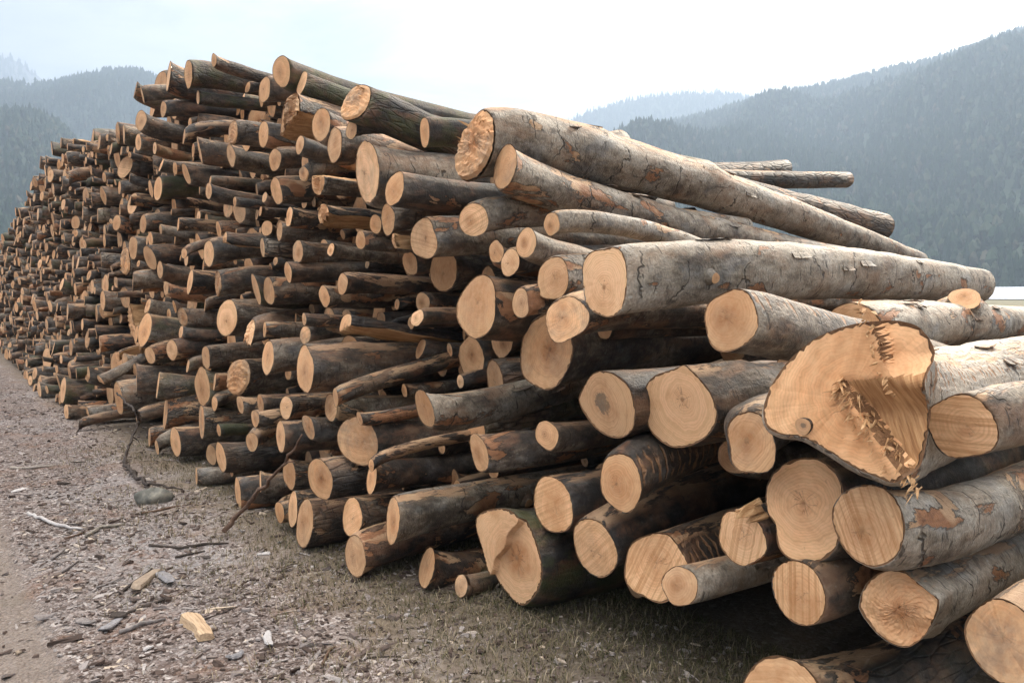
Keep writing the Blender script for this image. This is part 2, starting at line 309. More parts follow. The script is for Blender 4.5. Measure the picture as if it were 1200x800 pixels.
{"s":1.138,"z":1.257,"p":0.22,"r":0.242,"pitch":1.2,"yaw":0,"L":4,"r1":0.66,"bark":"birch","face":"big","ty":-6,"lab":"hugest pale log at the front with a stepped and splintered sawn end","ref":"the huge splintered log","poly":[[0.273,-0.055],[0.258,0.026],[0.222,0.101],[0.171,0.161],[0.104,0.209],[0.021,0.239],[-0.067,0.255],[-0.135,0.25],[-0.177,0.219],[-0.205,0.17],[-0.212,0.109],[-0.212,0.034],[-0.209,-0.041],[-0.207,-0.104],[-0.204,-0.162],[-0.186,-0.204],[-0.15,-0.221],[-0.112,-0.21],[-0.038,-0.193],[0.029,-0.156],[0.089,-0.127],[0.14,-0.112],[0.201,-0.121],[0.249,-0.104]]},
{"s":4.466,"z":0.145,"p":0.563,"r":0.147,"bark":"dark"},
{"s":4.735,"z":0.168,"p":0.53,"r":0.117},
{"s":4.91,"z":0.11,"p":0.552,"r":0.076},
{"s":3.791,"z":0.115,"p":0.555,"r":0.117,"bark":"peel","lab":"reddish dark log with a pale oval end resting on the ground","ref":"the reddish log on the ground"},
{"s":3.969,"z":0.288,"p":0.482,"r":0.116},
{"s":3.549,"z":0.359,"p":0.449,"r":0.118,"pitch":-2.1,"yaw":0,"bark":"beechp","lab":"dark log stripped orange along its side near the ground","ref":"the log with the stripped orange side"},
{"s":3.41,"z":0.102,"p":0.319,"r":0.103,"bark":"peel"},
{"s":3.172,"z":0.058,"p":0.257,"r":0.059,"face":"y"},
{"s":4.288,"z":2.758,"p":-2.0,"r":0.132,"yaw":4.51,"pitch":3.76,"L":3.02,"bark":"rough","lab":"rough brown log lying behind the longest log on top"},
{"s":3.937,"z":2.583,"p":-2.2,"r":0.082,"yaw":0.58,"pitch":4.16,"L":3.11,"r1":1.0,"bark":"stick","lab":"thin dark branch-like log poking out against the hillside"},
{"s":4.15,"z":2.61,"p":-2.4,"r":0.164,"yaw":-9.31,"pitch":-6.16,"L":3.06,"r1":1.0,"bark":"rough","lab":"rough reddish log whose rear end points at the hillside"},
{"s":1.721,"z":1.434,"p":-1.0,"r":0.138,"yaw":3.07,"pitch":-0.83,"L":3.61,"bark":"beech","lab":"grey log with a sawn branch stub lying behind the huge log","stub":1}
]
OUTLINE = [[40.05, 2.16], [30.2, 3.08], [23.05, 3.81], [19.82, 4.19], [18.26, 4.41], [14.66, 4.21], [12.62, 4.07], [11.27, 3.98], [10.72, 4.18], [9.53, 4.14], [8.62, 3.98], [7.82, 3.86], [6.08, 3.4], [5.01, 2.95], [4.63, 2.59], [3.51, 2.45], [3.12, 2.21], [2.79, 1.79], [2.43, 1.53], [1.82, 1.36], [1.45, 1.34], [1.12, 1.39], [0.63, 1.35]]
PROF = [[39.15, 0.12], [32.73, 0.0], [19.35, 0.55], [12.21, 0.75], [8.22, 0.42], [5.01, 0.48], [4.15, 0.4], [3.28, 0.1], [2.78, 0.0], [1.96, -0.05], [0.63, -0.1]]

# ------------------------------------------------------------------ mesh helpers
def make_mesh(name, V, faces, mats, mat_idx=None, smooth=True, attrs=None):
    me = bpy.data.meshes.new(name)
    me.from_pydata([tuple(v) for v in V], [], faces)
    for m in mats: me.materials.append(m)
    n = len(me.polygons)
    if mat_idx is not None: me.polygons.foreach_set('material_index', np.asarray(mat_idx, np.int32))
    me.polygons.foreach_set('use_smooth', np.full(n, smooth) if isinstance(smooth, bool) else np.asarray(smooth, bool))
    for k, (dom, arr) in (attrs or {}).items():
        a = np.asarray(arr, np.float32)
        if a.ndim == 1:
            at = me.attributes.new(k, 'FLOAT', dom); at.data.foreach_set('value', a)
        else:
            at = me.attributes.new(k, 'FLOAT_VECTOR', dom); at.data.foreach_set('vector', a.ravel())
    me.update()
    return me
def tri_mesh(name, V, F, mats, mat_idx=None, attrs=None, smooth=False):     # large meshes with equal face size
    V = np.asarray(V, np.float32); F = np.asarray(F, np.int32); k = F.shape[1]
    me = bpy.data.meshes.new(name)
    me.vertices.add(len(V)); me.vertices.foreach_set('co', V.ravel())
    me.loops.add(F.size); me.loops.foreach_set('vertex_index', F.ravel())
    me.polygons.add(len(F)); me.polygons.foreach_set('loop_start', np.arange(0, F.size, k, dtype=np.int32))
    try: me.polygons.foreach_set('loop_total', np.full(len(F), k, np.int32))
    except Exception: pass
    for m in mats: me.materials.append(m)
    if mat_idx is not None: me.polygons.foreach_set('material_index', np.asarray(mat_idx, np.int32))
    me.polygons.foreach_set('use_smooth', np.full(len(F), smooth))
    me.update(calc_edges=True); me.validate()
    for kx, (dom, arr) in (attrs or {}).items():
        a = np.asarray(arr, np.float32)
        if a.ndim == 1:
            at = me.attributes.new(kx, 'FLOAT', dom); at.data.foreach_set('value', a)
        else:
            at = me.attributes.new(kx, 'FLOAT_VECTOR', dom); at.data.foreach_set('vector', a.ravel())
    return me
def link(name, me, parent=None, M=None, **props):
    o = bpy.data.objects.new(name, me); COL.objects.link(o)
    if parent is not None: o.parent = parent
    if M is not None: o.matrix_world = M
    for k, v in props.items(): o[k] = v
    return o

# ------------------------------------------------------------------ shader helpers
class NT:
    def __init__(s, name, surface=True):
        s.m = bpy.data.materials.new(name); s.m.use_nodes = True; s.t = s.m.node_tree; s.t.nodes.clear()
        s.out = s.n('ShaderNodeOutputMaterial')
    def n(s, typ, **kw):
        x = s.t.nodes.new(typ)
        for k, v in kw.items(): setattr(x, k, v)
        return x
    def l(s, a, b): s.t.links.new(a, b)
    def put(s, sock, v):
        if isinstance(v, bpy.types.NodeSocket): s.l(v, sock)
        elif v is not None: sock.default_value = v
    def math(s, op, a, b=None, c=None, clamp=False):
        x = s.n('ShaderNodeMath', operation=op, use_clamp=clamp)
        for i, v in enumerate((a, b, c)):
            if v is not None: s.put(x.inputs[i], v)
        return x.outputs[0]
    def vm(s, op, a, b=None):
        x = s.n('ShaderNodeVectorMath', operation=op); s.put(x.inputs[0], a)
        if b is not None: s.put(x.inputs[1], b)
        return x.outputs[0]
    def noise(s, vec, scale, detail=3, rough=.55, dist=0):
        x = s.n('ShaderNodeTexNoise'); s.l(vec, x.inputs['Vector']); s.put(x.inputs['Scale'], scale)
        x.inputs['Detail'].default_value = detail; x.inputs['Roughness'].default_value = rough; x.inputs['Distortion'].default_value = dist
        return x.outputs['Fac']
    def voro(s, vec, scale, feature='F1', rand=1.0):
        x = s.n('ShaderNodeTexVoronoi', feature=feature); s.l(vec, x.inputs['Vector']); s.put(x.inputs['Scale'], scale); x.inputs['Randomness'].default_value = rand
        return x
    def step(s, v, lo, hi, a=0.0, b=1.0):
        x = s.n('ShaderNodeMapRange', interpolation_type='SMOOTHSTEP')
        for i, q in enumerate((v, lo, hi, a, b)): s.put(x.inputs[i], q)
        return x.outputs[0]
    def mix(s, f, a, b, mode='MIX'):
        x = s.n('ShaderNodeMix', data_type='RGBA', blend_type=mode)
        s.put(x.inputs[0], f); s.put(x.inputs[6], (*a, 1) if isinstance(a, tuple) and len(a) == 3 else a); s.put(x.inputs[7], (*b, 1) if isinstance(b, tuple) and len(b) == 3 else b)
        return x.outputs[2]
    def ramp(s, f, stops):
        x = s.n('ShaderNodeValToRGB'); s.l(f, x.inputs[0]); e = x.color_ramp.elements
        while len(e) < len(stops): e.new(.5)
        for k, (pos, c) in enumerate(stops): e[k].position = pos; e[k].color = (*c, 1)
        return x.outputs[0]
    def attr(s, name, kind): 
        x = s.n('ShaderNodeAttribute', attribute_name=name, attribute_type=kind); return x
    def scale(s, vec, v): return s.vm('MULTIPLY', vec, v)
    def bsdf(s, col, rough=.85, bump=None, bstr=.5, bdist=.01, spec=.3):
        p = s.n('ShaderNodeBsdfPrincipled'); s.put(p.inputs['Base Color'], (*col, 1) if isinstance(col, tuple) else col); s.put(p.inputs['Roughness'], rough)
        p.inputs['Specular IOR Level'].default_value = spec
        if bump is not None:
            bp = s.n('ShaderNodeBump'); s.l(bump, bp.inputs['Height']); bp.inputs['Strength'].default_value = bstr; bp.inputs['Distance'].default_value = bdist
            s.l(bp.outputs[0], p.inputs['Normal'])
        s.l(p.outputs[0], s.out.inputs['Surface']); return p

def bark_material(name, kind, coord_attr=None):
    b = NT(name)
    if coord_attr: P0 = b.attr(coord_attr, 'GEOMETRY').outputs['Vector']
    else: P0 = b.n('ShaderNodeTexCoord').outputs['Object']
    pr = {k: b.attr(k, kind).outputs['Fac'] for k in ('tone', 'moss', 'peel', 'scratch', 'rough', 'seed')}
    off = b.n('ShaderNodeCombineXYZ'); b.l(b.math('MULTIPLY', pr['seed'], 37.0), off.inputs[0]); b.l(b.math('MULTIPLY', pr['seed'], 11.0), off.inputs[1])
    P = b.vm('ADD', P0, off.outputs[0])
    Pl = b.scale(P, (1.0, 2.6, 2.6))
    big = b.noise(Pl, 2.2, 4, .6)
    med = b.noise(b.scale(P, (1.0, 1.4, 1.4)), 14, 5, .65)
    fine = b.noise(b.scale(P, (1.6, 1.0, 1.0)), 70, 4, .7)
    fib = b.noise(b.scale(P, (6.0, 45.0, 45.0)), 1.0, 4, .6, .4)
    t = b.math('ADD', pr['tone'], b.math('MULTIPLY', b.math('SUBTRACT', big, .5), 1.35))
    t = b.math('ADD', t, b.math('MULTIPLY', b.math('SUBTRACT', med, .5), 1.0), clamp=True)
    col = b.ramp(t, [(0, (.014, .0105, .009)), (.2, (.050, .037, .029)), (.42, (.135, .103, .077)), (.62, (.315, .265, .205)), (.8, (.44, .385, .315)), (1, (.57, .51, .425))])
    col = b.mix(b.step(fine, .35, .7), b.mix(.45, col, (.02, .017, .015)), col)
    # broad tints: red-brown where the outer bark is thin, slate where it is damp
    tn_ = b.noise(b.scale(P, (1.0, 1.8, 1.8)), 3.6, 4, .6)
    col = b.mix(b.math('MULTIPLY', b.step(tn_, .48, .64, 0, .72), b.step(t, .75, .35, .45, 1.0)), col, b.mix(t, (.150, .066, .033), (.38, .26, .165)))
    col = b.mix(b.step(tn_, .46, .32, 0, .55), col, b.mix(t, (.026, .029, .034), (.36, .36, .35)))
    # pale lichen flecks
    lich = b.math('MULTIPLY', b.step(b.noise(P, 38, 2, .5), .64, .70), b.step(big, .45, .6))
    col = b.mix(b.math('MULTIPLY', lich, b.math('MULTIPLY', pr['tone'], .9)), col, (.46, .45, .40))
    # dark blotches and short cross cracks of smooth bark
    blot = b.step(b.noise(b.scale(P, (1.6, 1.0, 1.0)), 6.5, 4, .65, .6), .60, .66)
    col = b.mix(b.math('MULTIPLY', blot, .55), col, (.045, .036, .030))
    lent = b.step(b.noise(b.scale(P, (9.0, 1.4, 1.4)), 8.0, 2, .5), .655, .70)
    col = b.mix(b.math('MULTIPLY', lent, .7), col, (.035, .027, .022))
    # deep fissures of rough bark
    fis = b.voro(b.scale(P, (5.0, 26.0, 26.0)), 1.0, 'DISTANCE_TO_EDGE').outputs['Distance']
    fm = b.math('MULTIPLY', b.step(fis, .14, .02), b.step(pr['rough'], .12, .7))
    col = b.mix(b.math('MULTIPLY', fm, .8), col, (.013, .010, .009))
    sep = b.n('ShaderNodeSeparateXYZ'); b.l(P0, sep.inputs[0])
    # inner bark and wood laid bare
    pn = b.noise(b.scale(P, (1.0, 2.4, 2.4)), 2.5, 6, .62, .6)
    thr = b.math('SUBTRACT', .80, b.math('MULTIPLY', pr['peel'], .34))
    pm = b.step(pn, thr, b.math('ADD', thr, .018))
    edge = b.math('SUBTRACT', b.step(pn, b.math('SUBTRACT', thr, .03), thr), pm, clamp=True)
    pcol = b.mix(fib, (.13, .046, .020), (.44, .215, .10))
    pcol = b.mix(b.step(med, .5, .72), pcol, (.085, .038, .021)); pcol = b.mix(b.step(b.noise(P, 4.5, 2), .50, .60, 0, .75), pcol, b.mix(fib, (.36, .21, .11), (.66, .47, .29)))
    # paler bare strips along the top of the log, broken up by noise
    rl_ = b.math('SQRT', b.math('ADD', b.math('MULTIPLY', sep.outputs[1], sep.outputs[1]), b.math('MULTIPLY', sep.outputs[2], sep.outputs[2])))
    skn = b.math('MULTIPLY', b.step(b.math('DIVIDE', sep.outputs[2], rl_), .70, .93), b.step(b.noise(b.scale(P, (1.0, 5.0, 5.0)), 3.4, 5, .65), .47, .52))
    skn = b.math('MULTIPLY', skn, b.step(pr['peel'], .2, .6)); pm = b.math('MAXIMUM', pm, b.math('MULTIPLY', skn, .9))
    pcol = b.mix(b.math('MULTIPLY', skn, .7), pcol, b.mix(fib, (.36, .20, .105), (.66, .47, .29)))
    col = b.mix(b.math('MULTIPLY', edge, .75), col, (.022, .014, .01))
    col = b.mix(pm, col, pcol)
    # harvester scratches: rows of short ticks across the log
    wob = b.math('MULTIPLY', b.math('SUBTRACT', b.noise(P, 9, 2), .5), .09)
    sx = b.math('FRACT', b.math('MULTIPLY', b.math('ADD', sep.outputs[0], wob), 21.0))
    tw = b.math('MULTIPLY', b.noise(b.scale(P, (7.0, 2.0, 2.0)), 6.0, 3), .9); tick = b.math('MULTIPLY', b.step(sx, tw, b.math('ADD', tw, .14)), b.step(sx, .92, .74))
    ang = b.math('ARCTAN2', sep.outputs[2], sep.outputs[1])
    band = b.step(b.noise(b.scale(P, (1.2, 1.2, 1.2)), 9.0, 4, .6), .38, .52)
    angm = b.step(b.math('ABSOLUTE', b.math('SUBTRACT', b.math('ADD', b.math('SUBTRACT', 3.14159, ang), b.math('MULTIPLY', b.math('SUBTRACT', b.noise(b.scale(P, (9.0, 1.0, 1.0)), 5.0, 3), .5), 1.3)), b.math('MULTIPLY', pr['scratch'], 2.0))), .56, .36)
    sm = b.math('MULTIPLY', b.math('MULTIPLY', tick, band), b.math('MULTIPLY', angm, b.step(pr['scratch'], .05, .1)))
    col = b.mix(sm, col, b.mix(fine, (.10, .04, .02), (.52, .30, .155)))
    # dark cracks that run round the smooth bark
    cw = b.math('ADD', b.math('MULTIPLY', sep.outputs[0], 5.2), b.math('MULTIPLY', b.noise(P, 3.2, 4, .6), 2.6))
    crk = b.math('ABSOLUTE', b.math('SUBTRACT', b.math('FRACT', cw), .5))
    crk = b.math('MULTIPLY', b.step(crk, .045, .012), b.math('MULTIPLY', b.step(b.noise(P, 5.5, 3), .50, .58), b.step(pr['tone'], .3, .5)))
    col = b.mix(b.math('MULTIPLY', crk, .85), col, (.028, .019, .014))
    # moss and algae, on one side of the trunk
    mm = b.math('MULTIPLY', b.step(b.noise(b.scale(P, (.7, 1.0, 1.0)), 7.0, 4, .65), .42, .62), pr['moss'])
    col = b.mix(b.math('MULTIPLY', mm, .75), col, b.mix(fine, (.030, .040, .012), (.10, .115, .035)))
    h = b.math('ADD', b.math('MULTIPLY', med, .6), b.math('MULTIPLY', fine, .35))
    h = b.math('SUBTRACT', h, b.math('MULTIPLY', fm, .8)); h = b.math('SUBTRACT', h, b.math('MULTIPLY', pm, .35)); h = b.math('SUBTRACT', h, b.math('MULTIPLY', lent, .3)); h = b.math('SUBTRACT', h, b.math('MULTIPLY', sm, .4)); h = b.math('SUBTRACT', h, b.math('MULTIPLY', crk, .5))
    b.bsdf(col, b.math('ADD', .50, b.math('MULTIPLY', med, .30)), h, .9, .02, .5)
    return b.m

def wood_material(name, kind, coord_attr=None):
    b = NT(name)
    if coord_attr: P0 = b.attr(coord_attr, 'GEOMETRY').outputs['Vector']
    else: P0 = b.n('ShaderNodeTexCoord').outputs['Object']
    pr = {k: b.attr(k, kind).outputs['Fac'] for k in ('radius', 'hue', 'saw', 'heart', 'dirt', 'seed', 'star')}
    off = b.n('ShaderNodeCombineXYZ'); b.l(b.math('MULTIPLY', pr['seed'], 23.0), off.inputs[0])
    b.l(b.math('MULTIPLY', pr['seed'], 51.0), off.inputs[1]); b.l(b.math('MULTIPLY', pr['seed'], 17.0), off.inputs[2])
    P = b.vm('ADD', P0, off.outputs[0])
    sep = b.n('ShaderNodeSeparateXYZ'); b.l(P0, sep.inputs[0])
    so = b.math('MULTIPLY', b.math('SINE', b.math('MULTIPLY', pr['seed'], 40.0)), .18)
    co = b.math('MULTIPLY', b.math('COSINE', b.math('MULTIPLY', pr['seed'], 40.0)), .15)
    y = b.math('ADD', b.math('DIVIDE', sep.outputs[1], pr['radius']), so); z = b.math('ADD', b.math('DIVIDE', sep.outputs[2], pr['radius']), co)
    wn = b.noise(P, 9, 3); wn2 = b.noise(P, 26, 4, .65)
    rr = b.math('SQRT', b.math('ADD', b.math('MULTIPLY', y, y), b.math('MULTIPLY', z, z)))
    rd = b.math('ADD', rr, b.math('MULTIPLY', b.math('SUBTRACT', wn, .5), .34))
    base = b.mix(pr['hue'], (.615, .310, .145), (.79, .50, .30))
    base = b.mix(b.step(rd, .55, 1.0, 0, .55), base, (.75, .475, .265))
    heart = b.step(rd, .62, .08, 0, 1)
    base = b.mix(b.math('MULTIPLY', heart, b.math('MULTIPLY', pr['heart'], .95)), base, (.36, .145, .055))
    pith = b.step(rd, .09, .02, 0, .8); base = b.mix(pith, base, (.16, .065, .028))
    # growth rings
    ring = b.math('SINE', b.math('MULTIPLY', rd, b.math('MULTIPLY', pr['radius'], 560.0)))
    base = b.mix(b.math('MULTIPLY', b.step(ring, -.2, 1), .22), base, (.34, .165, .065))
    cx = b.n('ShaderNodeCombineXYZ'); b.l(b.math('MULTIPLY', rd, 7.0), cx.inputs[0]); b.l(pr['seed'], cx.inputs[1])
    base = b.mix(b.step(b.noise(cx.outputs[0], 1.6, 2), .45, .7, 0, .38), base, (.42, .215, .09))
    # saw marks across the cut
    ca, sa = b.math('COSINE', b.math('MULTIPLY', pr['seed'], 9.0)), b.math('SINE', b.math('MULTIPLY', pr['seed'], 9.0))
    lin = b.math('ADD', b.math('MULTIPLY', sep.outputs[1], ca), b.math('MULTIPLY', sep.outputs[2], sa))
    lin = b.math('ADD', lin, b.math('MULTIPLY', b.math('SUBTRACT', b.noise(P, 5, 1), .5), .016))
    lv = b.n('ShaderNodeCombineXYZ'); b.l(b.math('MULTIPLY', lin, 70.0), lv.inputs[0]); b.l(pr['seed'], lv.inputs[1])
    saw = b.noise(lv.outputs[0], 1.0, 3, .6)
    base = b.mix(b.math('MULTIPLY', b.step(saw, .46, .60), b.math('MULTIPLY', pr['saw'], .72)), base, (.36, .17, .065))
    base = b.mix(b.math('MULTIPLY', b.step(saw, .48, .32), b.math('MULTIPLY', pr['saw'], .35)), base, (.78, .58, .36))
    # drying cracks that start in the heart
    an_ = b.math('ARCTAN2', z, y)
    av = b.n('ShaderNodeCombineXYZ'); b.l(b.math('MULTIPLY', an_, 1.9), av.inputs[0]); b.l(b.math('MULTIPLY', rr, 1.1), av.inputs[1]); b.l(b.math('MULTIPLY', pr['seed'], 60.0), av.inputs[2])
    cr = b.math('ABSOLUTE', b.math('SUBTRACT', b.noise(av.outputs[0], 1.0, 2), .5))
    crm = b.math('MULTIPLY', b.step(cr, .024, .006), b.step(rr, b.math('ADD', .18, b.math('MULTIPLY', wn, .5)), .05))
    base = b.mix(b.math('MULTIPLY', crm, .75), base, (.10, .045, .022))
    # dark star-shaped heart stain
    stn = b.math('ADD', rr, b.math('MULTIPLY', b.math('SUBTRACT', wn2, .5), .75))
    base = b.mix(b.math('MULTIPLY', b.step(stn, .36, .27), b.math('MULTIPLY', pr['star'], b.step(wn2, .25, .6, .55, .95))), base, (.13, .115, .095))
    # blotchy grime and weathering, chipped rim
    grime = b.math('MULTIPLY', b.step(b.noise(P, 6.0, 5, .66), .36, .66), pr['dirt'])
    base = b.mix(b.math('MULTIPLY', grime, .85), base, b.mix(wn2, (.10, .072, .055), (.34, .26, .19)))
    base = b.mix(b.step(b.noise(P, 4.2, 5, .66), .46, .66, 0, .55), base, (.42, .205, .09))
    speck = b.step(b.noise(P, 60, 2), .68, .73); base = b.mix(b.math('MULTIPLY', speck, .3), base, (.25, .12, .055))
    base = b.mix(b.step(wn2, .3, .75, 0, .22), base, (.76, .55, .33))
    vv = b.n('ShaderNodeVectorMath', operation='SCALE'); b.l(base, vv.inputs[0]); b.l(b.math('ADD', .86, b.math('MULTIPLY', b.math('FRACT', b.math('MULTIPLY', pr['seed'], 7.31)), .40)), vv.inputs['Scale']); base = vv.outputs[0]
    h = b.math('ADD', b.math('MULTIPLY', saw, b.math('MULTIPLY', pr['saw'], 1.0)), b.math('MULTIPLY', wn2, .5)); h = b.math('SUBTRACT', h, crm)
    b.bsdf(base, .72, h, .45, .006, .25)
    return b.m

def grain_material():       # wood seen along the grain: split sides, splinters, offcuts
    b = NT('split_wood'); P = b.n('ShaderNodeTexCoord').outputs['Object']
    f1 = b.noise(b.scale(P, (2.0, 42.0, 42.0)), 1.0, 5, .65, .5); f2 = b.noise(b.scale(P, (3.0, 12.0, 12.0)), 1.0, 3, .6)
    c = b.ramp(f1, [(0, (.13, .06, .026)), (.42, (.40, .22, .10)), (.6, (.60, .38, .20)), (1, (.74, .54, .33))])
    c = b.mix(b.step(f2, .56, .70, 0, .6), c, (.20, .095, .042))
    b.bsdf(c, .7, f1, .8, .012, .3); return b.m

BARK = bark_material('bark', 'OBJECT')
WOOD = wood_material('sawn_wood', 'OBJECT')
GRAIN = grain_material()
def torn_material():        # wood pulled apart along the grain on the huge end
    b = NT('torn_wood'); P = b.n('ShaderNodeTexCoord').outputs['Object']; sp_ = b.n('ShaderNodeSeparateXYZ'); b.l(P, sp_.inputs[0])
    ac = b.math('ADD', b.math('MULTIPLY', sp_.outputs[1], .90), b.math('MULTIPLY', sp_.outputs[2], -.35)); al = b.math('ADD', b.math('MULTIPLY', sp_.outputs[1], .35), b.math('MULTIPLY', sp_.outputs[2], .9))
    cv_ = b.n('ShaderNodeCombineXYZ'); b.l(b.math('MULTIPLY', ac, 75.0), cv_.inputs[0]); b.l(b.math('MULTIPLY', al, 5.0), cv_.inputs[1]); b.l(b.math('MULTIPLY', sp_.outputs[0], 8.0), cv_.inputs[2])
    f = b.noise(cv_.outputs[0], 1.0, 5, .62, .3)
    c = b.ramp(f, [(.2, (.17, .075, .03)), (.45, (.37, .19, .085)), (.62, (.55, .32, .155)), (.85, (.70, .47, .27))])
    b.bsdf(c, .75, f, .8, .01, .25); return b.m
TORN = torn_material()
CREV = NT('splintered_wood'); _P = CREV.n('ShaderNodeTexCoord').outputs['Object']; CREV.bsdf(CREV.mix(CREV.noise(_P, 130, 4, .7), (.06, .026, .012), (.40, .21, .10)), .9, CREV.noise(_P, 130, 4, .7), .9, .01); CREV = CREV.m
SECTION = NT('bark_section'); _P = SECTION.n('ShaderNodeTexCoord').outputs['Object']; SECTION.bsdf(SECTION.mix(SECTION.noise(_P, 60, 3), (.09, .045, .024), (.29, .165, .09)), .9); SECTION = SECTION.m
BARK_F = bark_material('bark_far', 'GEOMETRY', 'lc')
WOOD_F = wood_material('sawn_wood_far', 'GEOMETRY', 'lc')

# ------------------------------------------------------------------ logs
def smooth01(x): x = np.clip(x, 0, 1); return x*x*(3-2*x)
BARKS = {   # tone, moss, peel, scratch, rough
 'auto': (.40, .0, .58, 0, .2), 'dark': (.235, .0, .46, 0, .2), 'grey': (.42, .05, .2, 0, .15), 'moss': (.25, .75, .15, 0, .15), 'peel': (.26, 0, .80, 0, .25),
 'beech': (.66, .06, .58, 0, .0), 'beechp': (.58, .08, .70, 0, .0), 'beechd': (.33, .12, .55, 0, .05), 'birch': (.88, .0, .46, .22, .0),
 'scratch': (.50, .0, .25, .50, .0), 'scratchlow': (.28, .0, .22, .27, .0), 'wet': (.26, .15, .66, 0, .3), 'rough': (.36, .0, .45, 0, .6), 'stick': (.2, 0, .3, 0, .4), 'split': (.25, 0, .5, 0, .4)}
FACES = {   # hue, saw, heart, dirt, star
 'n': (.5, .30, .45, .10, 0), 'c': (1.0, .1, .25, .12, 0), 'c2': (.75, .08, .35, .05, 0), 'w': (.55, 1.0, .5, .05, 0), 'k': (.35, .3, 1.0, .15, 0), 'h': (.6, .1, .2, .05, 1),
 'y': (.4, .2, .5, .85, 0), 't': (.15, .2, .9, .95, 0), 't2': (.4, .05, .7, .25, 0), 's': (.5, .15, .4, .2, 0), 'u': (.6, .1, .5, .12, 0), 'big': (.35, .06, .55, .08, 0)}
def polar_of(poly, th):
    P = np.array(poly); n = len(P); out = []
    for t in th:
        d = np.array([math.cos(t), math.sin(t)]); best = 0
        for i in range(n):
            a, c = P[i], P[(i+1) % n]; e = c-a; den = d[0]*e[1]-d[1]*e[0]
            if abs(den) < 1e-12: continue
            k = (a[0]*e[1]-a[1]*e[0])/den; m = (a[0]*d[1]-a[1]*d[0])/den
            if k > 0 and -1e-6 <= m <= 1+1e-6: best = max(best, k)
        out.append(best)
    return np.array(out)
def soft(p):
    for _ in range(2):
        q = []
        for i in range(len(p)):
            a, c = p[i], p[(i+1) % len(p)]; q += [(a[0]*.75+c[0]*.25, a[1]*.75+c[1]*.25), (a[0]*.25+c[0]*.75, a[1]*.25+c[1]*.75)]
        p = q
    return p
for e in LOGS:
    if 'face' not in e and 'lab' not in e and e['r'] < .11 and e['s'] > 4.2:
        q = rnd.random()
        if q < .07: e['face'] = 's'
        elif q < .10: e['face'] = 't'
        elif q < .20: e['face'] = 'y'
        elif q < .28: e['face'] = 'k'
def hinge_lines(y, z):      # distances right of the upper hinge and of the lower tear on the huge end
    return -((y+.035)*.93-(z-.30)*.36)+.004*np.sin(z*60), (-(y-.035))*.80+(z-.075)*.62
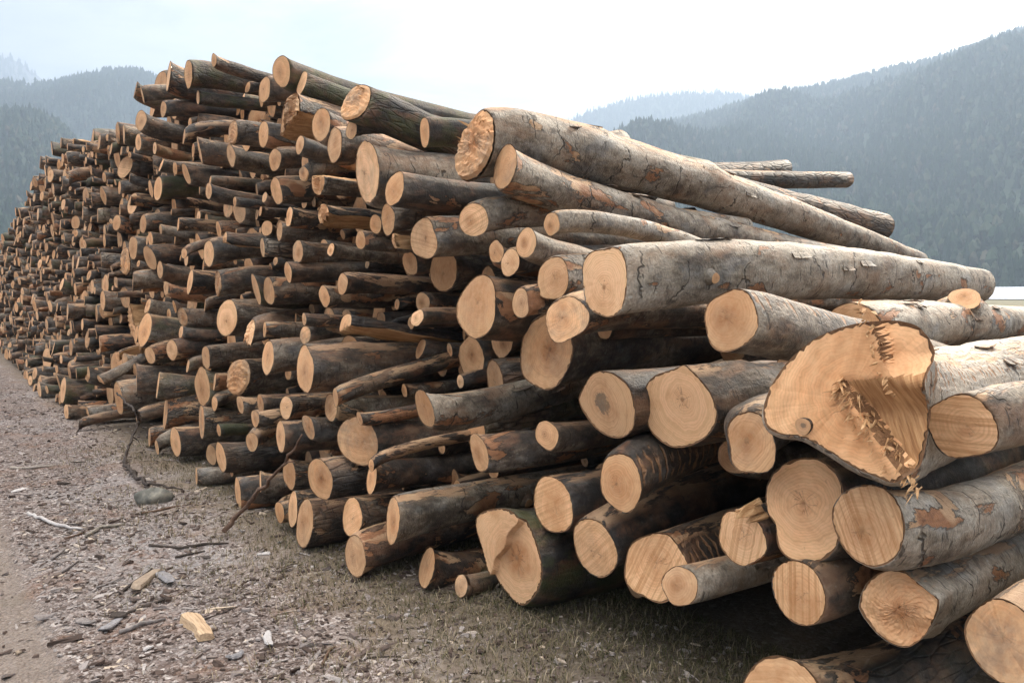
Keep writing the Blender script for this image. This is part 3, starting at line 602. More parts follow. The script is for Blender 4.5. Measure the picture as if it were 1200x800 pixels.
def log_shape(e, px_r, lo=False):
    """body and sawn end of one log, in its own frame: x along the trunk from the sawn end, z up"""
    rg = np.random.default_rng(int(abs(e['s'])*1000+e['z']*7919) % 100003)
    r = e['r']; L = e.get('L', rg.uniform(3.6, 4.6)); face = e.get('face', 'n'); bark = e.get('bark', 'auto')
    ns = 14 if lo else int(np.clip(px_r*1.7, 18, 72)); nr = 8 if lo else int(np.clip(px_r*1.2, 16, 64))
    if face in ('big', 'u'): ns = 150
    th = np.arange(ns)/ns*2*math.pi
    tt = np.linspace(0, 1, nr); xs = L*(tt**(1.7))
    rel = np.ones(ns)
    for k in (2, 3, 4, 5): rel += rg.normal(0, .048/k**.55)*np.cos(k*th+rg.uniform(0, 6.28))
    front = np.full(ns, r)*rel
    flare = 0.5
    if 'poly' in e:
        front = polar_of(soft(e['poly']), th); front *= 1+rg.normal(0, .004, ns)*(ns < 100); flare = 1.0
    r1 = e.get('r1', rg.uniform(.72, .9))
    cut = np.array([math.tan(R_(e.get('ty', rg.normal(0, 7)))), math.tan(R_(rg.normal(0, 6)))])
    bendy, bendz = rg.normal(0, .022, 2)*L; bendz = e.get('bz', bendz)
    flat = None
    if bark == 'split' or (face == 's'):
        flat = (rg.uniform(2.4, 3.6) if bark == 'split' else rg.uniform(0, 6.28), rg.uniform(.05, .45))
        if bark == 'split': flat = (4.35 if r < .2 else 3.75, .18)
    knots = [(rg.uniform(.15, L*.6), rg.uniform(0, 6.28), rg.uniform(.05, .11), rg.uniform(.06, .16)) for _ in range(0 if lo else rg.integers(2, 6))]
    ph = rg.uniform(0, 6.28, 6)
    V = []; ring_r = []
    for i, x in enumerate(xs):
        w = smooth01(x/flare); mean = r*(1-(1-r1)*tt[i]**1.2)
        rad = front*(1-w) + mean*(rel*.6+.4)*w
        rad = rad*(1+.018*np.sin(x*5+ph[0]+th*2)+.014*np.sin(x*11+ph[1]-th)+.010*np.sin(x*17+ph[2]+3*th))
        if not lo: rad = rad*(1+rg.normal(0, .007, ns)*min(1, x*8))
        for (kx, kt, kw, ka) in knots:
            dth = (th-kt+math.pi) % (2*math.pi)-math.pi
            rad = rad*(1+ka*np.exp(-((x-kx)/kw)**2-(dth*r/kw)**2))
        y = rad*np.cos(th); z = rad*np.sin(th)
        if flat:
            d = np.array([math.cos(flat[0]), math.sin(flat[0])]); c = flat[1]*mean
            pr = y*d[0]+z*d[1]; ex = np.maximum(0, pr-c)
            j = rg.normal(0, .006, ns)*(ex > 0) + (.010*np.sin(x*9+th*9) if True else 0)*(ex > 0)
            y = y-(ex-j)*d[0]; z = z-(ex-j)*d[1]
        fade = max(0, 1-x/.5)
        xo = x+(cut[0]*y+cut[1]*z)*fade
        cy, cz = bendy*math.sin(math.pi*tt[i])-0*x, bendz*math.sin(math.pi*tt[i])
        V.append(np.stack([xo, y+cy, z+cz], 1))
    V = np.array(V)                                     # nr x ns x 3
    ring0 = V[0].copy()
    # relief of the sawn end
    def relief(y, z):
        q = np.zeros_like(y)
        if face == 't': w_ = z/r*3.2+.9*np.sin(y/r*2.2+ph[3])+ph[4]; q = r*.055*(np.round(w_)-w_*.55+.35*np.sin(y/r*9+ph[5])*np.sin(z/r*4)) - r*.05*np.round(ph[4]) + rg.normal(0, .008*r, y.shape)
        elif face == 't2': q = r*.05*(np.sin(y/r*5+ph[3])+np.cos(z/r*6+ph[4])) + rg.normal(0, .012*r, y.shape) + .035*((y < -.12) & (z > -.02) & (z < .09))
        elif face == 's': q = r*.10*np.sin(y/r*6+ph[3]) + rg.normal(0, .03*r, y.shape)
        elif face == 'u': q = -.034*smooth01((.55*z+.83*y-.035+.01*np.sin(z*40))/.012)
        elif face == 'big':
            dp1, g2 = hinge_lines(y, z)
            q = (.045*smooth01(dp1/.010)+.42*np.maximum(dp1, 0))*smooth01((z-.045)/.11)
            q = q+(.060*smooth01((g2+.004*np.sin(y*80)+.0015*np.sin(y*190))/.010)+.20*np.maximum(g2, 0))*smooth01((.085-z)/.13)
            q = q-.018*smooth01((g2+.06)/.05)*(g2 < 0)*smooth01((.03-z)/.08)
            q = q + .0015*np.sin(y*90+z*40)
        else: q = np.zeros_like(y)
        return q
    faces = []; mi = []
    VV = [v for v in V.reshape(-1, 3)]
    for i in range(nr-1):
        a, c = i*ns, (i+1)*ns
        for k in range(ns):
            k2 = (k+1) % ns
            faces.append((a+k, c+k, c+k2, a+k2))
            if flat is not None:
                d = flat[0]; da = abs((th[k]+math.pi/ns-d+math.pi) % (2*math.pi)-math.pi)
                mi.append(1 if da < math.acos(min(.98, flat[1]))-.08 else 0)
            else: mi.append(0)
    # bark thickness seen as a thin rim round the end
    inner = ring0.copy(); cen = ring0.mean(0); rimf = .962 if not lo else .95
    inner[:, 1:] = cen[1:]+(ring0[:, 1:]-cen[1:])*(rimf*(1+rg.normal(0, .013, ns)))[:, None]; inner[:, 0] += .004
    b0 = len(VV); VV += [v for v in inner]
    for k in range(ns): k2 = (k+1) % ns; faces.append((b0+k, k, k2, b0+k2)); mi.append(3)
    # far end
    e0 = len(VV); VV.append(V[-1].mean(0)); l0 = (nr-1)*ns
    for k in range(ns): k2 = (k+1) % ns; faces.append((l0+k, e0, l0+k2)); mi.append(2)
    # sawn end: rings inside the rim
    nc = 3 if lo else int(np.clip(px_r*.4, 4, 12))
    if face in ('big', 'u'): nc = 44
    if face in ('t', 't2', 'u', 's') and not lo: nc = max(nc, 9)
    CV = [cen]; CF = []
    rings = []
    ra = np.arange(1, nc+1)/nc
    for f in ra:
        q = cen+(inner-cen)*f
        rings.append(q)
    allp = np.concatenate([cen[None]]+rings); rl = relief(allp[:, 1]-cen[1], allp[:, 2]-cen[2])
    edge = np.concatenate([[0]]+[np.full(ns, f) for f in ra])
    lim = np.where(edge > .999, .35 if face in ('t', 's', 't2') else (1.0 if face in ('u', 'big') else 0.), 1.)
    allp[:, 0] += rl*lim - .003
    for k in range(ns): CF.append((0, 1+(k+1) % ns, 1+k))
    for q in range(nc-1):
        a, c = 1+q*ns, 1+(q+1)*ns
        for k in range(ns): k2 = (k+1) % ns; CF.append((a+k, a+k2, c+k2, c+k))
    if face in ('u', 'big'):    # the bark follows the stepped cut
        VA = np.array(VV); last = allp[1+(nc-1)*ns:]
        VA[b0:b0+ns, 0] = last[:, 0]+.004; VA[:ns, 0] = last[:, 0]+.002
        for i in range(1, nr):      # keep the first rings behind the cut
            seg = slice(i*ns, (i+1)*ns); VA[seg, 0] = np.maximum(VA[seg, 0], VA[(i-1)*ns:i*ns, 0]+.004)
        VV = [v for v in VA]
    return VV, faces, mi, allp, CF, dict(L=L, r=r, face=face, bark=bark, rg=rg, th=th, V=V)

def frame_of(e, rg):
    yaw = e['yaw'] if 'yaw' in e else rg.normal(0, 3.0); pit = e['pitch'] if 'pitch' in e else rg.normal(-.6, 2.0)
    az = math.atan2(A[1], A[0])+R_(yaw); pt = R_(pit)
    X = Vector((math.cos(az)*math.cos(pt), math.sin(az)*math.cos(pt), math.sin(pt)))
    Y = Vector((0, 0, 1)).cross(X).normalized(); Z = X.cross(Y)
    P = Vector(world(e['s'], e['z'], e['p']))
    return Matrix(((X.x, Y.x, Z.x, P.x), (X.y, Y.y, Z.y, P.y), (X.z, Y.z, Z.z, P.z), (0, 0, 0, 1)))
def bark_props(e, rg):
    t, m, p, s, ro = BARKS[e.get('bark', 'auto')]; fixed = 'poly' in e
    j = .5 if fixed else 1.0
    if e.get('bark', 'auto') == 'auto' and rg.random() < .18: m = rg.uniform(.2, .6)
    return dict(tone=float(np.clip(t+rg.normal(0, .06)*j, .03, 1)), moss=float(np.clip(m+rg.normal(0, .05), 0, 1)), peel=float(np.clip(p+rg.normal(0, .14)*j, 0, 1)),
                scratch=float(s), rough=float(np.clip(ro+rg.normal(0, .15)*(ro > .1), 0, 1)), seed=float(rg.random()))
def face_props(e, rg):
    h, s, he, d, st = FACES[e.get('face', 'n')]
    return dict(radius=float(e['r']), hue=float(np.clip(h+rg.normal(0, .28), 0, 1.2)), saw=float(np.clip(s+rg.normal(0, .2), 0, 1)), heart=float(np.clip(he+rg.normal(0, .25), 0, 1)),
                dirt=float(np.clip(d+abs(rg.normal(0, .22))*(1 if 'poly' not in e else .4), 0, 1)), star=float(st), seed=float(rg.random()))

# ---- every log gets a description of its own, told from the nearest striking log
def describe():
    P = [pix(world(e['s'], e['z'], e['p'])) for e in LOGS]
    refs = [i for i, e in enumerate(LOGS) if 'ref' in e]
    DIR = ['right of', 'up and right of', 'above', 'up and left of', 'left of', 'down and left of', 'below', 'down and right of']
    slots = {}
    for i, e in enumerate(LOGS):
        if 'lab' in e: continue
        best = min((j for j in refs if j != i), key=lambda j: math.hypot(P[j][0]-P[i][0], (P[j][1]-P[i][1])*1.15))
        dx, dy = P[i][0]-P[best][0], P[best][1]-P[i][1]
        k = int(round(math.atan2(dy, dx)/(math.pi/4))) % 8
        slots.setdefault((best, k), []).append((math.hypot(dx, dy), i))
    ORD = ['nearest', 'second', 'third', 'fourth', 'fifth', 'sixth', 'seventh', 'eighth', 'ninth', 'tenth', 'eleventh', 'twelfth', 'thirteenth', 'fourteenth', 'fifteenth', 'sixteenth', 'seventeenth', 'eighteenth']
    FACEW = {'k': 'dark-hearted', 'y': 'grimy-ended', 't': 'torn-ended', 's': 'split', 'w': 'saw-striped', 'c': 'cream-ended'}
    BARKW = {'dark': 'dark', 'grey': 'grey', 'moss': 'mossy', 'peel': 'reddish', 'beech': 'pale grey', 'beechp': 'pale grey', 'beechd': 'dark grey', 'scratch': 'scratched grey', 'scratchlow': 'scratched dark', 'auto': 'brown'}
    for (j, k), lst in slots.items():
        lst.sort()
        for n, (_, i) in enumerate(lst):
            e = LOGS[i]; size = 'thick' if e['r'] > .155 else 'slender' if e['r'] < .095 else 'medium'
            kindw = FACEW.get(e.get('face'), '')
            head = ' '.join(w for w in (size, BARKW.get(e.get('bark', 'auto'), 'brown'), kindw, 'log') if w)
            num = ORD[n] if len(lst) > 1 else 'just'
            lab = f"{head}, {num} {DIR[k]} {LOGS[j]['ref']}"
            nw = lambda t: len(t.replace('/', ' ').split())
            if nw(lab) > 16: lab = f"{size} log, {num} {DIR[k]} {LOGS[j]['ref']}"
            if nw(lab) > 16: lab = f"log {num} {DIR[k]} {LOGS[j]['ref']}"
            e['lab'] = lab
describe()

def splinters(name, parent, M, specs, mat, rg):
    """thin torn slivers of wood: (x,y,z) root, (dx,dy,dz) direction, length, width"""
    V = []; Fs = []
    for (p, d, ln, w) in specs:
        p = np.array(p); d = np.array(d)/np.linalg.norm(d); a = np.cross(d, rg.normal(0, 1, 3)); a /= np.linalg.norm(a); c = np.cross(d, a)
        b0 = len(V)
        for f, ww in ((0, 1), (.55, .8), (1, .12)):
            q = p+d*ln*f+a*rg.normal(0, .12)*w*f
            for sgn in ((1, 1), (-1, 1), (-1, -1), (1, -1)): V.append(q+a*sgn[0]*w*.5*ww+c*sgn[1]*w*.16*ww)
        for lv in (0, 4):
            for k in range(4): Fs.append((b0+lv+k, b0+lv+(k+1) % 4, b0+lv+4+(k+1) % 4, b0+lv+4+k))
        Fs.append((b0+8, b0+9, b0+10, b0+11)); Fs.append((b0+3, b0+2, b0+1, b0))
    me = make_mesh(name, V, Fs, [mat], smooth=False)
    o = link(name, me, parent); o.matrix_world = M
    return o
def bark_flap(parent, M, info, x0, th0, length, width, lift, rg):
    """a strip of loose bark lifting off the trunk, curled and a few millimetres thick"""
    V = []; Fs = []; n, m = 9, 5
    xs_ = info['V'][:, :, 0].mean(1); rad = np.linalg.norm(info['V'][:, :, 1:]-info['V'][:, :, 1:].mean(1)[:, None], axis=2).mean(1); cy = info['V'][:, :, 1:].mean(1)
    def P(i, j, off):
        f = i/(n-1); g = (j/(m-1)-.5)
        x = x0+length*(f-.5)+.02*math.sin(f*7); wv = width*(1-.35*abs(2*f-1)**2)*(1+.15*math.sin(f*11+x0*9))
        r = np.interp(x, xs_, rad); t = th0+g*wv/r
        rr = r*1.01+off+lift*(max(0, g+.5)**2)*(.4+.9*f)
        return (x, np.interp(x, xs_, cy[:, 0])+rr*math.cos(t), np.interp(x, xs_, cy[:, 1])+rr*math.sin(t))
    for off in (0, .005):
        for i in range(n):
            for j in range(m): V.append(P(i, j, off))
    N_ = n*m
    for i in range(n-1):
        for j in range(m-1):
            a = i*m+j; Fs.append((a, a+1, a+m+1, a+m)); Fs.append((N_+a, N_+a+m, N_+a+m+1, N_+a+1))
    for i in range(n-1):
        for j in (0, m-1): a = i*m+j; Fs.append((a, a+m, N_+a+m, N_+a))
    for i in (0, n-1):
        for j in range(m-1): a = i*m+j; Fs.append((a, a+1, N_+a+1, N_+a))
    me = make_mesh('loose_bark', V, Fs, [BARK], smooth=True)
    o = link('loose_bark', me, parent, **{k: parent[k] for k in ('tone', 'moss', 'scratch', 'rough', 'seed')}); o['peel'] = .55; o['tone'] = max(.1, parent['tone']*.6); o.matrix_world = M
def stub_branch(parent, M, info, x0, th0, ln, rad, tilt, rg, wood=True):
    ns, V, Fs = 16, [], []
    xs_ = info['V'][:, :, 0].mean(1); R0 = np.linalg.norm(info['V'][:, :, 1:]-info['V'][:, :, 1:].mean(1)[:, None], axis=2).mean(1); cy = info['V'][:, :, 1:].mean(1)
    r = float(np.interp(x0, xs_, R0)); c = np.array([x0, np.interp(x0, xs_, cy[:, 0]), np.interp(x0, xs_, cy[:, 1])])
    d = np.array([tilt, math.cos(th0), math.sin(th0)]); d /= np.linalg.norm(d); a = np.cross(d, (1, .2, .1)); a /= np.linalg.norm(a); b2 = np.cross(d, a)
    lv = [(r*.55, 2.0), (r*.93, 1.6), (r*1.04, 1.15), (r+ln*.5, 1.0), (r+ln, .96)]
    for (k, f) in lv:
        for q in range(ns):
            t = q/ns*6.2832; V.append(c+d*k+(a*math.cos(t)+b2*math.sin(t))*rad*f*(1+.05*math.sin(3*t+x0)))
    for i in range(len(lv)-1):
        for q in range(ns): q2 = (q+1) % ns; Fs.append((i*ns+q, i*ns+q2, (i+1)*ns+q2, (i+1)*ns+q))
    me = make_mesh('branch_stub', V, Fs, [BARK]); o = link('branch_stub', me, parent.parent, **{k: parent[k] for k in ('tone', 'moss', 'peel', 'scratch', 'rough', 'seed')}); o.matrix_world = M
    top = [np.array(V[(len(lv)-1)*ns+q]) for q in range(ns)]; cen = sum(top)/ns
    CV = [cen+d*.002]+[p_ for p_ in top]; CF = [(0, 1+q, 1+(q+1) % ns) for q in range(ns)]
    # the end lies across its own axis: give it a frame of its own so the rings read right
    Fm = Matrix(((d[0], a[0], b2[0], cen[0]), (d[1], a[1], b2[1], cen[1]), (d[2], a[2], b2[2], cen[2]), (0, 0, 0, 1))); inv = Fm.inverted()
    me = make_mesh('cut_face', [inv @ Vector(v) for v in CV], CF, [WOOD], smooth=False)
    w = link('cut_face', me, o, radius=rad, hue=.6, saw=.2, heart=.7, dirt=.2, star=0., seed=.3); w.matrix_world = M @ Fm

def knot_disc(parent, M, c, r, rg):
    n = 24; t = np.arange(n)/n*6.2832; q = 1+.05*np.sin(3*t)
    ringp = [(x, c[1]+r*f*q_*math.cos(a), c[2]+r*f*q_*math.sin(a)) for x, f in ((c[0]+.11, 1.25), (c[0], 1.0)) for a, q_ in zip(t, q)]
    kb = link('knot', make_mesh('knot', ringp, [(k, (k+1) % n, n+(k+1) % n, n+k) for k in range(n)], [BARK]), parent, tone=.25, moss=0., peel=.2, scratch=0., rough=.5, seed=.4); kb.matrix_world = M
    F2 = M @ Matrix.Translation(c)
    kf = link('cut_face', make_mesh('cut_face', [(-.001, 0, 0)]+[(0, p[1]-c[1], p[2]-c[2]) for p in ringp[n:]], [(0, 1+(k+1) % n, 1+k) for k in range(n)], [WOOD], smooth=False), kb, radius=r, hue=.6, saw=.1, heart=.6, dirt=.45, star=.9, seed=.7); kf.matrix_world = F2
PLACED = []
for e in LOGS:
    P3 = world(e['s'], e['z'], e['p']); px = pix(P3); pr = e['r']*FPX/px[2]
    VV, Fb, mi, CVs, CF, info = log_shape(e, pr)
    rg = info['rg']; M = frame_of(e, rg)
    me = make_mesh('bark', VV, Fb, [BARK, GRAIN, WOOD, SECTION], mi, [m_ != 3 for m_ in mi])
    root = link('log', None, None, M, label=e['lab'], category='log', group='logs stacked in the long roadside pile')
    root.empty_display_size = .1
    o = link('bark', me, root); o.matrix_world = M
    bp = bark_props(e, rg); fp = face_props(e, rg)
    for k, v in {**fp, **bp}.items(): o[k] = v
    cmi = None
    if info['face'] == 'big':
        cen_ = CVs[0]; fc = np.array([CVs[list(f_)].mean(0) for f_ in CF]); h1, h2 = hinge_lines(fc[:, 1]-cen_[1], fc[:, 2]-cen_[2]); zz_ = fc[:, 2]-cen_[2]
        jj = .002*np.sin(zz_*130)
        cmi = np.where((h2 > .012+jj) & (zz_ < .055+.2*h2), 1, 0); cmi = np.where((np.abs(h2-.004-jj) < .0065) & (zz_ < .06), 2, cmi); cmi = np.where((np.abs(h1+jj) < .007) & (zz_ > .13), 2, cmi)
    cm = make_mesh('cut_face', CVs, CF, [WOOD, TORN, CREV], cmi, smooth=False)
    c = link('cut_face', cm, root); c.matrix_world = M
    for k, v in fp.items(): c[k] = v
    # which part of this log the outside world can meet
    PLACED.append((e['s'], e['z'], e['r']*1.0, e.get('side', 0)))
    face = info['face']
    if face == 'big':
        c['label'] = 'stepped and torn sawn end'
        sp = []
        for i in range(260):
            f = rg.random(); y0, z0 = .028-.235*f, .075-.303*f
            sp.append(((.0+rg.uniform(0, .07), y0+rg.normal(0, .007), z0+rg.normal(0, .012)), (-1+rg.normal(0, .35), rg.normal(-.1, .35), rg.normal(-.55, .4)), rg.uniform(.03, .085)*(1.1-f*.5), rg.uniform(.004, .012)))
        for i in range(40):
            f = rg.random(); y0, z0 = -.035-.10*f, .30-.26*f
            sp.append(((.0+rg.uniform(0, .06), y0+rg.normal(0, .006), z0+rg.normal(0, .01)), (-1, rg.normal(0, .4), rg.normal(-.4, .4)), rg.uniform(.01, .035), rg.uniform(.006, .014)))
        splinters('torn_fibres', root, M, sp, GRAIN, rg)['kind'] = 'stuff'
        knot_disc(root, M, (-.034, .120, -.080), .027, rg)
    if face == 't' and pr > 14:
        sp = []
        for i in range(26):
            t = rg.uniform(0, 6.28); q = e['r']*rg.uniform(.3, .9)
            sp.append(((.03, q*math.cos(t), q*math.sin(t)), (-1, rg.normal(0, .3), rg.normal(0, .3)), e['r']*rg.uniform(.2, .45), e['r']*rg.uniform(.06, .16)))
        splinters('torn_fibres', root, M, sp, GRAIN, rg)['kind'] = 'stuff'
    if e.get('ref') == 'the notched end with a wood tongue':
        sp = [((-.0, .17, -.02), (-1, .25, -.25), .12, .05), ((.01, .15, -.05), (-1, .5, -.3), .09, .04), ((.0, .165, .0), (-.6, .7, -.5), .11, .035)]
        [splinters('wood_tongue', root, M, [q_], GRAIN, rg) for q_ in sp]
    if e.get('stub'):
        stub_branch(o, M, info, 1.2, 2.0, .085, .082, -.85, rg)
    bk = info['bark']
    if bk in ('beech', 'beechp', 'birch', 'wet') and pr > 22:
        for q in range(int(rg.integers(3, 7))):
            bark_flap(o, M, info, rg.uniform(.35, 2.6), rg.uniform(1.75, 3.2), rg.uniform(.06, .17), rg.uniform(.02, .05), rg.uniform(.004, .016), rg)
    elif bk in ('rough', 'peel') and pr > 9:
        for q in range(3): bark_flap(o, M, info, rg.uniform(.15, 1.2), rg.uniform(.4, 2.4), rg.uniform(.08, .2), rg.uniform(.02, .05), rg.uniform(.006, .02), rg)
    if bk in ('beech', 'beechp', 'beechd', 'auto') and pr > 17 and rg.random() < .55:
        stub_branch(o, M, info, rg.uniform(.3, 1.2), rg.uniform(-3.9, -2.6) if rg.random() < .5 else rg.uniform(1.2, 3.6), rg.uniform(.01, .03), rg.uniform(.018, .03), rg.normal(0, .3), rg)

# ---- the rest of the stack: logs set back between the ones above, and the hundreds at its far end
os_ = np.array([q[0] for q in OUTLINE]); oz = np.array([q[1] for q in OUTLINE]); k_ = np.argsort(os_); os_, oz = os_[k_], oz[k_]
pf = np.array(PROF); k_ = np.argsort(pf[:, 0]); pf = pf[k_]
PS = np.array([(a, b2, c) for a, b2, c, s_ in PLACED if not s_]); FS = []
def free(s, z, r, gap):
    global PS
    d = np.hypot(PS[:, 0]-s, PS[:, 1]-z)
    return np.all(d > (PS[:, 2]+r)*gap)
smin, smax = os_.min(), min(os_.max(), 46)
fr = random.Random(3)
for (rad, tries, gap, lo_s, hi_s) in ((.16, 2500, .97, smin, 12), (.12, 6000, .96, smin, smax), (.09, 9000, .95, smin, smax), (.065, 12000, .94, smin, smax), (.045, 10000, .93, smin, 20)):
    for _ in range(tries):
        u = fr.random(); s = lo_s+(hi_s-lo_s)*u; r = rad*fr.uniform(.85, 1.15)
        top = np.interp(s, os_, oz)-r-.04
        if top < r: continue
        z = fr.uniform(r, top)
        if s < 4.0 and z > (1.7 if s > 3.0 else 1.5): continue
        if not free(s, z, r, gap): continue
        PS = np.vstack([PS, (s, z, r)]); FS.append((s, z, r))
fV, fF, fM = [], [], []; at = {k: [] for k in ('tone', 'moss', 'peel', 'scratch', 'rough', 'seed', 'radius', 'hue', 'saw', 'heart', 'dirt', 'star')}; lc = []
base = 0
for (s, z, r) in FS:
    pb = np.interp(s, pf[:, 0], pf[:, 1])*max(0, 1-z/2.6)
    far = smooth01(np.array((s-9)/4.)).item()
    deep = 1.0 if s < 3.6 else .30
    p = pb-fr.uniform(deep, deep+.55)*(1-far)-fr.uniform(-.28, .22)*far
    e = dict(s=s, z=z, p=p, r=r, L=2.6, bark='dark' if s < 8 else fr.choice(['auto', 'auto', 'dark', 'dark', 'peel', 'auto', 'moss']), face=fr.choice('nykyn' if s < 8 else 'nnnnnnkyn'))  # darker bark and ends on near set-back logs paint shade into the gaps
    P3 = world(s, z, p)
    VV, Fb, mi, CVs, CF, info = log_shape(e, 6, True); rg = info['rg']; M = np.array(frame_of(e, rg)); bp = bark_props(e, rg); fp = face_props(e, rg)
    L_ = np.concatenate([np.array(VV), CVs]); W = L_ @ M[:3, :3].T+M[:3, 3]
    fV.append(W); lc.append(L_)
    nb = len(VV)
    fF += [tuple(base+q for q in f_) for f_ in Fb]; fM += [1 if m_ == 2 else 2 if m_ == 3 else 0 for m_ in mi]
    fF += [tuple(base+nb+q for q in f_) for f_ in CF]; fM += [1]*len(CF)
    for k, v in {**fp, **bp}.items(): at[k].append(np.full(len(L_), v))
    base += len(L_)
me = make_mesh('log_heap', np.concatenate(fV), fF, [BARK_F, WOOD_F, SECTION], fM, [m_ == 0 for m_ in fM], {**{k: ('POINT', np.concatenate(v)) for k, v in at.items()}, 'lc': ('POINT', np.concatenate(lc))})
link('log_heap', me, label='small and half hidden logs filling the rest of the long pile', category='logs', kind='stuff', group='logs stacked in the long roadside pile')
print('filler logs', len(FS))

# ------------------------------------------------------------------ ground
def vnoise(x, y, seed=0):
    def h(ix, iy):
        v = (ix.astype(np.int64)*374761393+iy.astype(np.int64)*668265263+seed*974711) & 0xffffffff
        v = ((v ^ (v >> 13))*1274126177) & 0xffffffff
        return ((v ^ (v >> 16)) & 0xffff)/65535.
    ix, iy = np.floor(x), np.floor(y); fx, fy = x-ix, y-iy; fx, fy = fx*fx*(3-2*fx), fy*fy*(3-2*fy)
    a, b2, c, d = h(ix, iy), h(ix+1, iy), h(ix, iy+1), h(ix+1, iy+1)
    return (a*(1-fx)+b2*fx)*(1-fy)+(c*(1-fx)+d*fx)*fy
def track_mask(x, y):       # the wheel track that passes left of the camera, level with the stack
    d = A[0]*x+A[1]*y      # distance toward the stack
    return smooth01((.48-(d+.10*(vnoise(x*1.5, y*1.5, 5)-.5)))/.10)
def ground_z(x, y):
    dist = np.hypot(x, y); near = np.clip(1-dist/60, 0, 1)
    z = near*(.05*(vnoise(x*.9, y*.9, 1)-.5)+.026*(vnoise(x*4, y*4, 2)-.5)+.014*(vnoise(x*13, y*13, 3)-.5)+.008*(vnoise(x*29, y*29, 8)-.5)) - .03*track_mask(x, y)*near
    d = A[0]*x+A[1]*y; z = z*np.where(d > 1.9, .5, 1)-.012
    return z + np.where(dist > 190, 4.3*smooth01((dist-190)/160), 0)
ang = np.linspace(0, 2*math.pi, 721)[:-1]
# finer where the camera looks
rr_ = np.concatenate([[.3], np.geomspace(.8, 16, 230), np.geomspace(17, 3200, 60)])
aa = np.sort(np.concatenate([R_(90)+np.linspace(-R_(45), R_(45), 420), R_(135)+np.linspace(0, R_(270), 120)[1:-1]]))
GX, GY = np.outer(rr_, np.cos(aa)), np.outer(rr_, np.sin(aa)); GZ = ground_z(GX, GY)
na = len(aa); V = np.stack([GX, GY, GZ], 2).reshape(-1, 3); ii = np.arange(len(rr_)-1)[:, None]*na; kk = np.arange(na)[None]
Fq = np.stack([ii+kk, ii+na+kk, ii+na+(kk+1) % na, ii+(kk+1) % na], 2).reshape(-1, 4)
V = np.vstack([V, [[0, 0, 0]]]); c0 = len(V)-1
cen_f = np.array([[c0, k, (k+1) % na, (k+1) % na] for k in range(0)] or np.zeros((0, 4)), int)
g = NT('ground_earth'); P = g.n('ShaderNodeTexCoord').outputs['Object']
big = g.noise(P, .55, 4, .6); n2 = g.noise(P, 2.3, 5, .65); n3 = g.noise(P, 17, 4, .65); n4 = g.noise(P, 80, 3, .7)
vo = g.voro(P, 46); cell = g.n('ShaderNodeSeparateColor'); g.l(vo.outputs['Color'], cell.inputs[0])
vo2 = g.voro(g.scale(P, (1, 1.0, 1)), 120); cell2 = g.n('ShaderNodeSeparateColor'); g.l(vo2.outputs['Color'], cell2.inputs[0])
chips = g.ramp(cell.outputs[0], [(0, (.036, .025, .021)), (.3, (.118, .088, .078)), (.6, (.225, .182, .168)), (.85, (.345, .297, .28)), (1, (.57, .525, .50))])
chips2 = g.ramp(cell2.outputs[0], [(0, (.057, .040, .033)), (.5, (.175, .135, .118)), (1, (.42, .375, .355))])
col = g.mix(g.step(n3, .42, .58), chips, chips2)
col = g.mix(g.step(n2, .5, .66, 0, .6), col, (.22, .135, .098))                      # reddish earth
col = g.mix(g.math('MULTIPLY', g.step(big, .44, .64), g.step(n3, .36, .62, 0, .65)), col, (.37, .355, .355))   # rime
sepg = g.n('ShaderNodeSeparateXYZ'); g.l(P, sepg.inputs[0])
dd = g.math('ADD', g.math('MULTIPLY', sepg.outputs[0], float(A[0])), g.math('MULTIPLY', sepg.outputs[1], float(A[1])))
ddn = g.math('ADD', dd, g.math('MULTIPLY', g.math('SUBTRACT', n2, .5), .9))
grs = g.mix(n4, g.mix(g.step(ddn, 1.7, 2.5), (.07, .058, .040), (.030, .027, .018)), g.mix(g.step(ddn, 1.7, 2.5), (.25, .205, .15), (.11, .09, .062))); grs = g.mix(g.step(n3, .45, .65, 0, .6), grs, g.mix(g.step(ddn, 1.7, 2.5), (.16, .118, .09), (.05, .04, .028)))  # grassy soil; its colour darkens close to the stack to paint in shade
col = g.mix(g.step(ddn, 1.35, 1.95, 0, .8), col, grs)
trk = g.step(g.math('ADD', dd, g.math('MULTIPLY', g.math('SUBTRACT', n2, .5), .12)), .52, .40)
tcol = g.mix(n3, (.165, .135, .115), (.27, .225, .195)); tcol = g.mix(g.step(n4, .4, .75, 0, .6), tcol, (.34, .29, .255)); tcol = g.mix(g.step(n2, .5, .7, 0, .5), tcol, (.15, .145, .11))
col = g.mix(g.math('MULTIPLY', trk, .85), col, tcol)
dist = g.n('ShaderNodeVectorMath', operation='LENGTH'); g.l(P, dist.inputs[0])
col = g.mix(g.step(dist.outputs['Value'], 30, 70), col, g.mix(big, (.10, .10, .055), (.17, .15, .10)))
hgt = g.math('ADD', g.math('MULTIPLY', cell.outputs[0], .5), g.math('ADD', g.math('MULTIPLY', n3, .7), g.math('MULTIPLY', n4, .5)))
hgt = g.math('SUBTRACT', hgt, g.math('MULTIPLY', vo.outputs['Distance'], g.step(dd, 1.6, 1.2, 0, 6.0)))
g.bsdf(col, .93, hgt, .6, .012, .2)
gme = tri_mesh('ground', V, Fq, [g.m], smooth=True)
link('ground', gme, kind='structure')
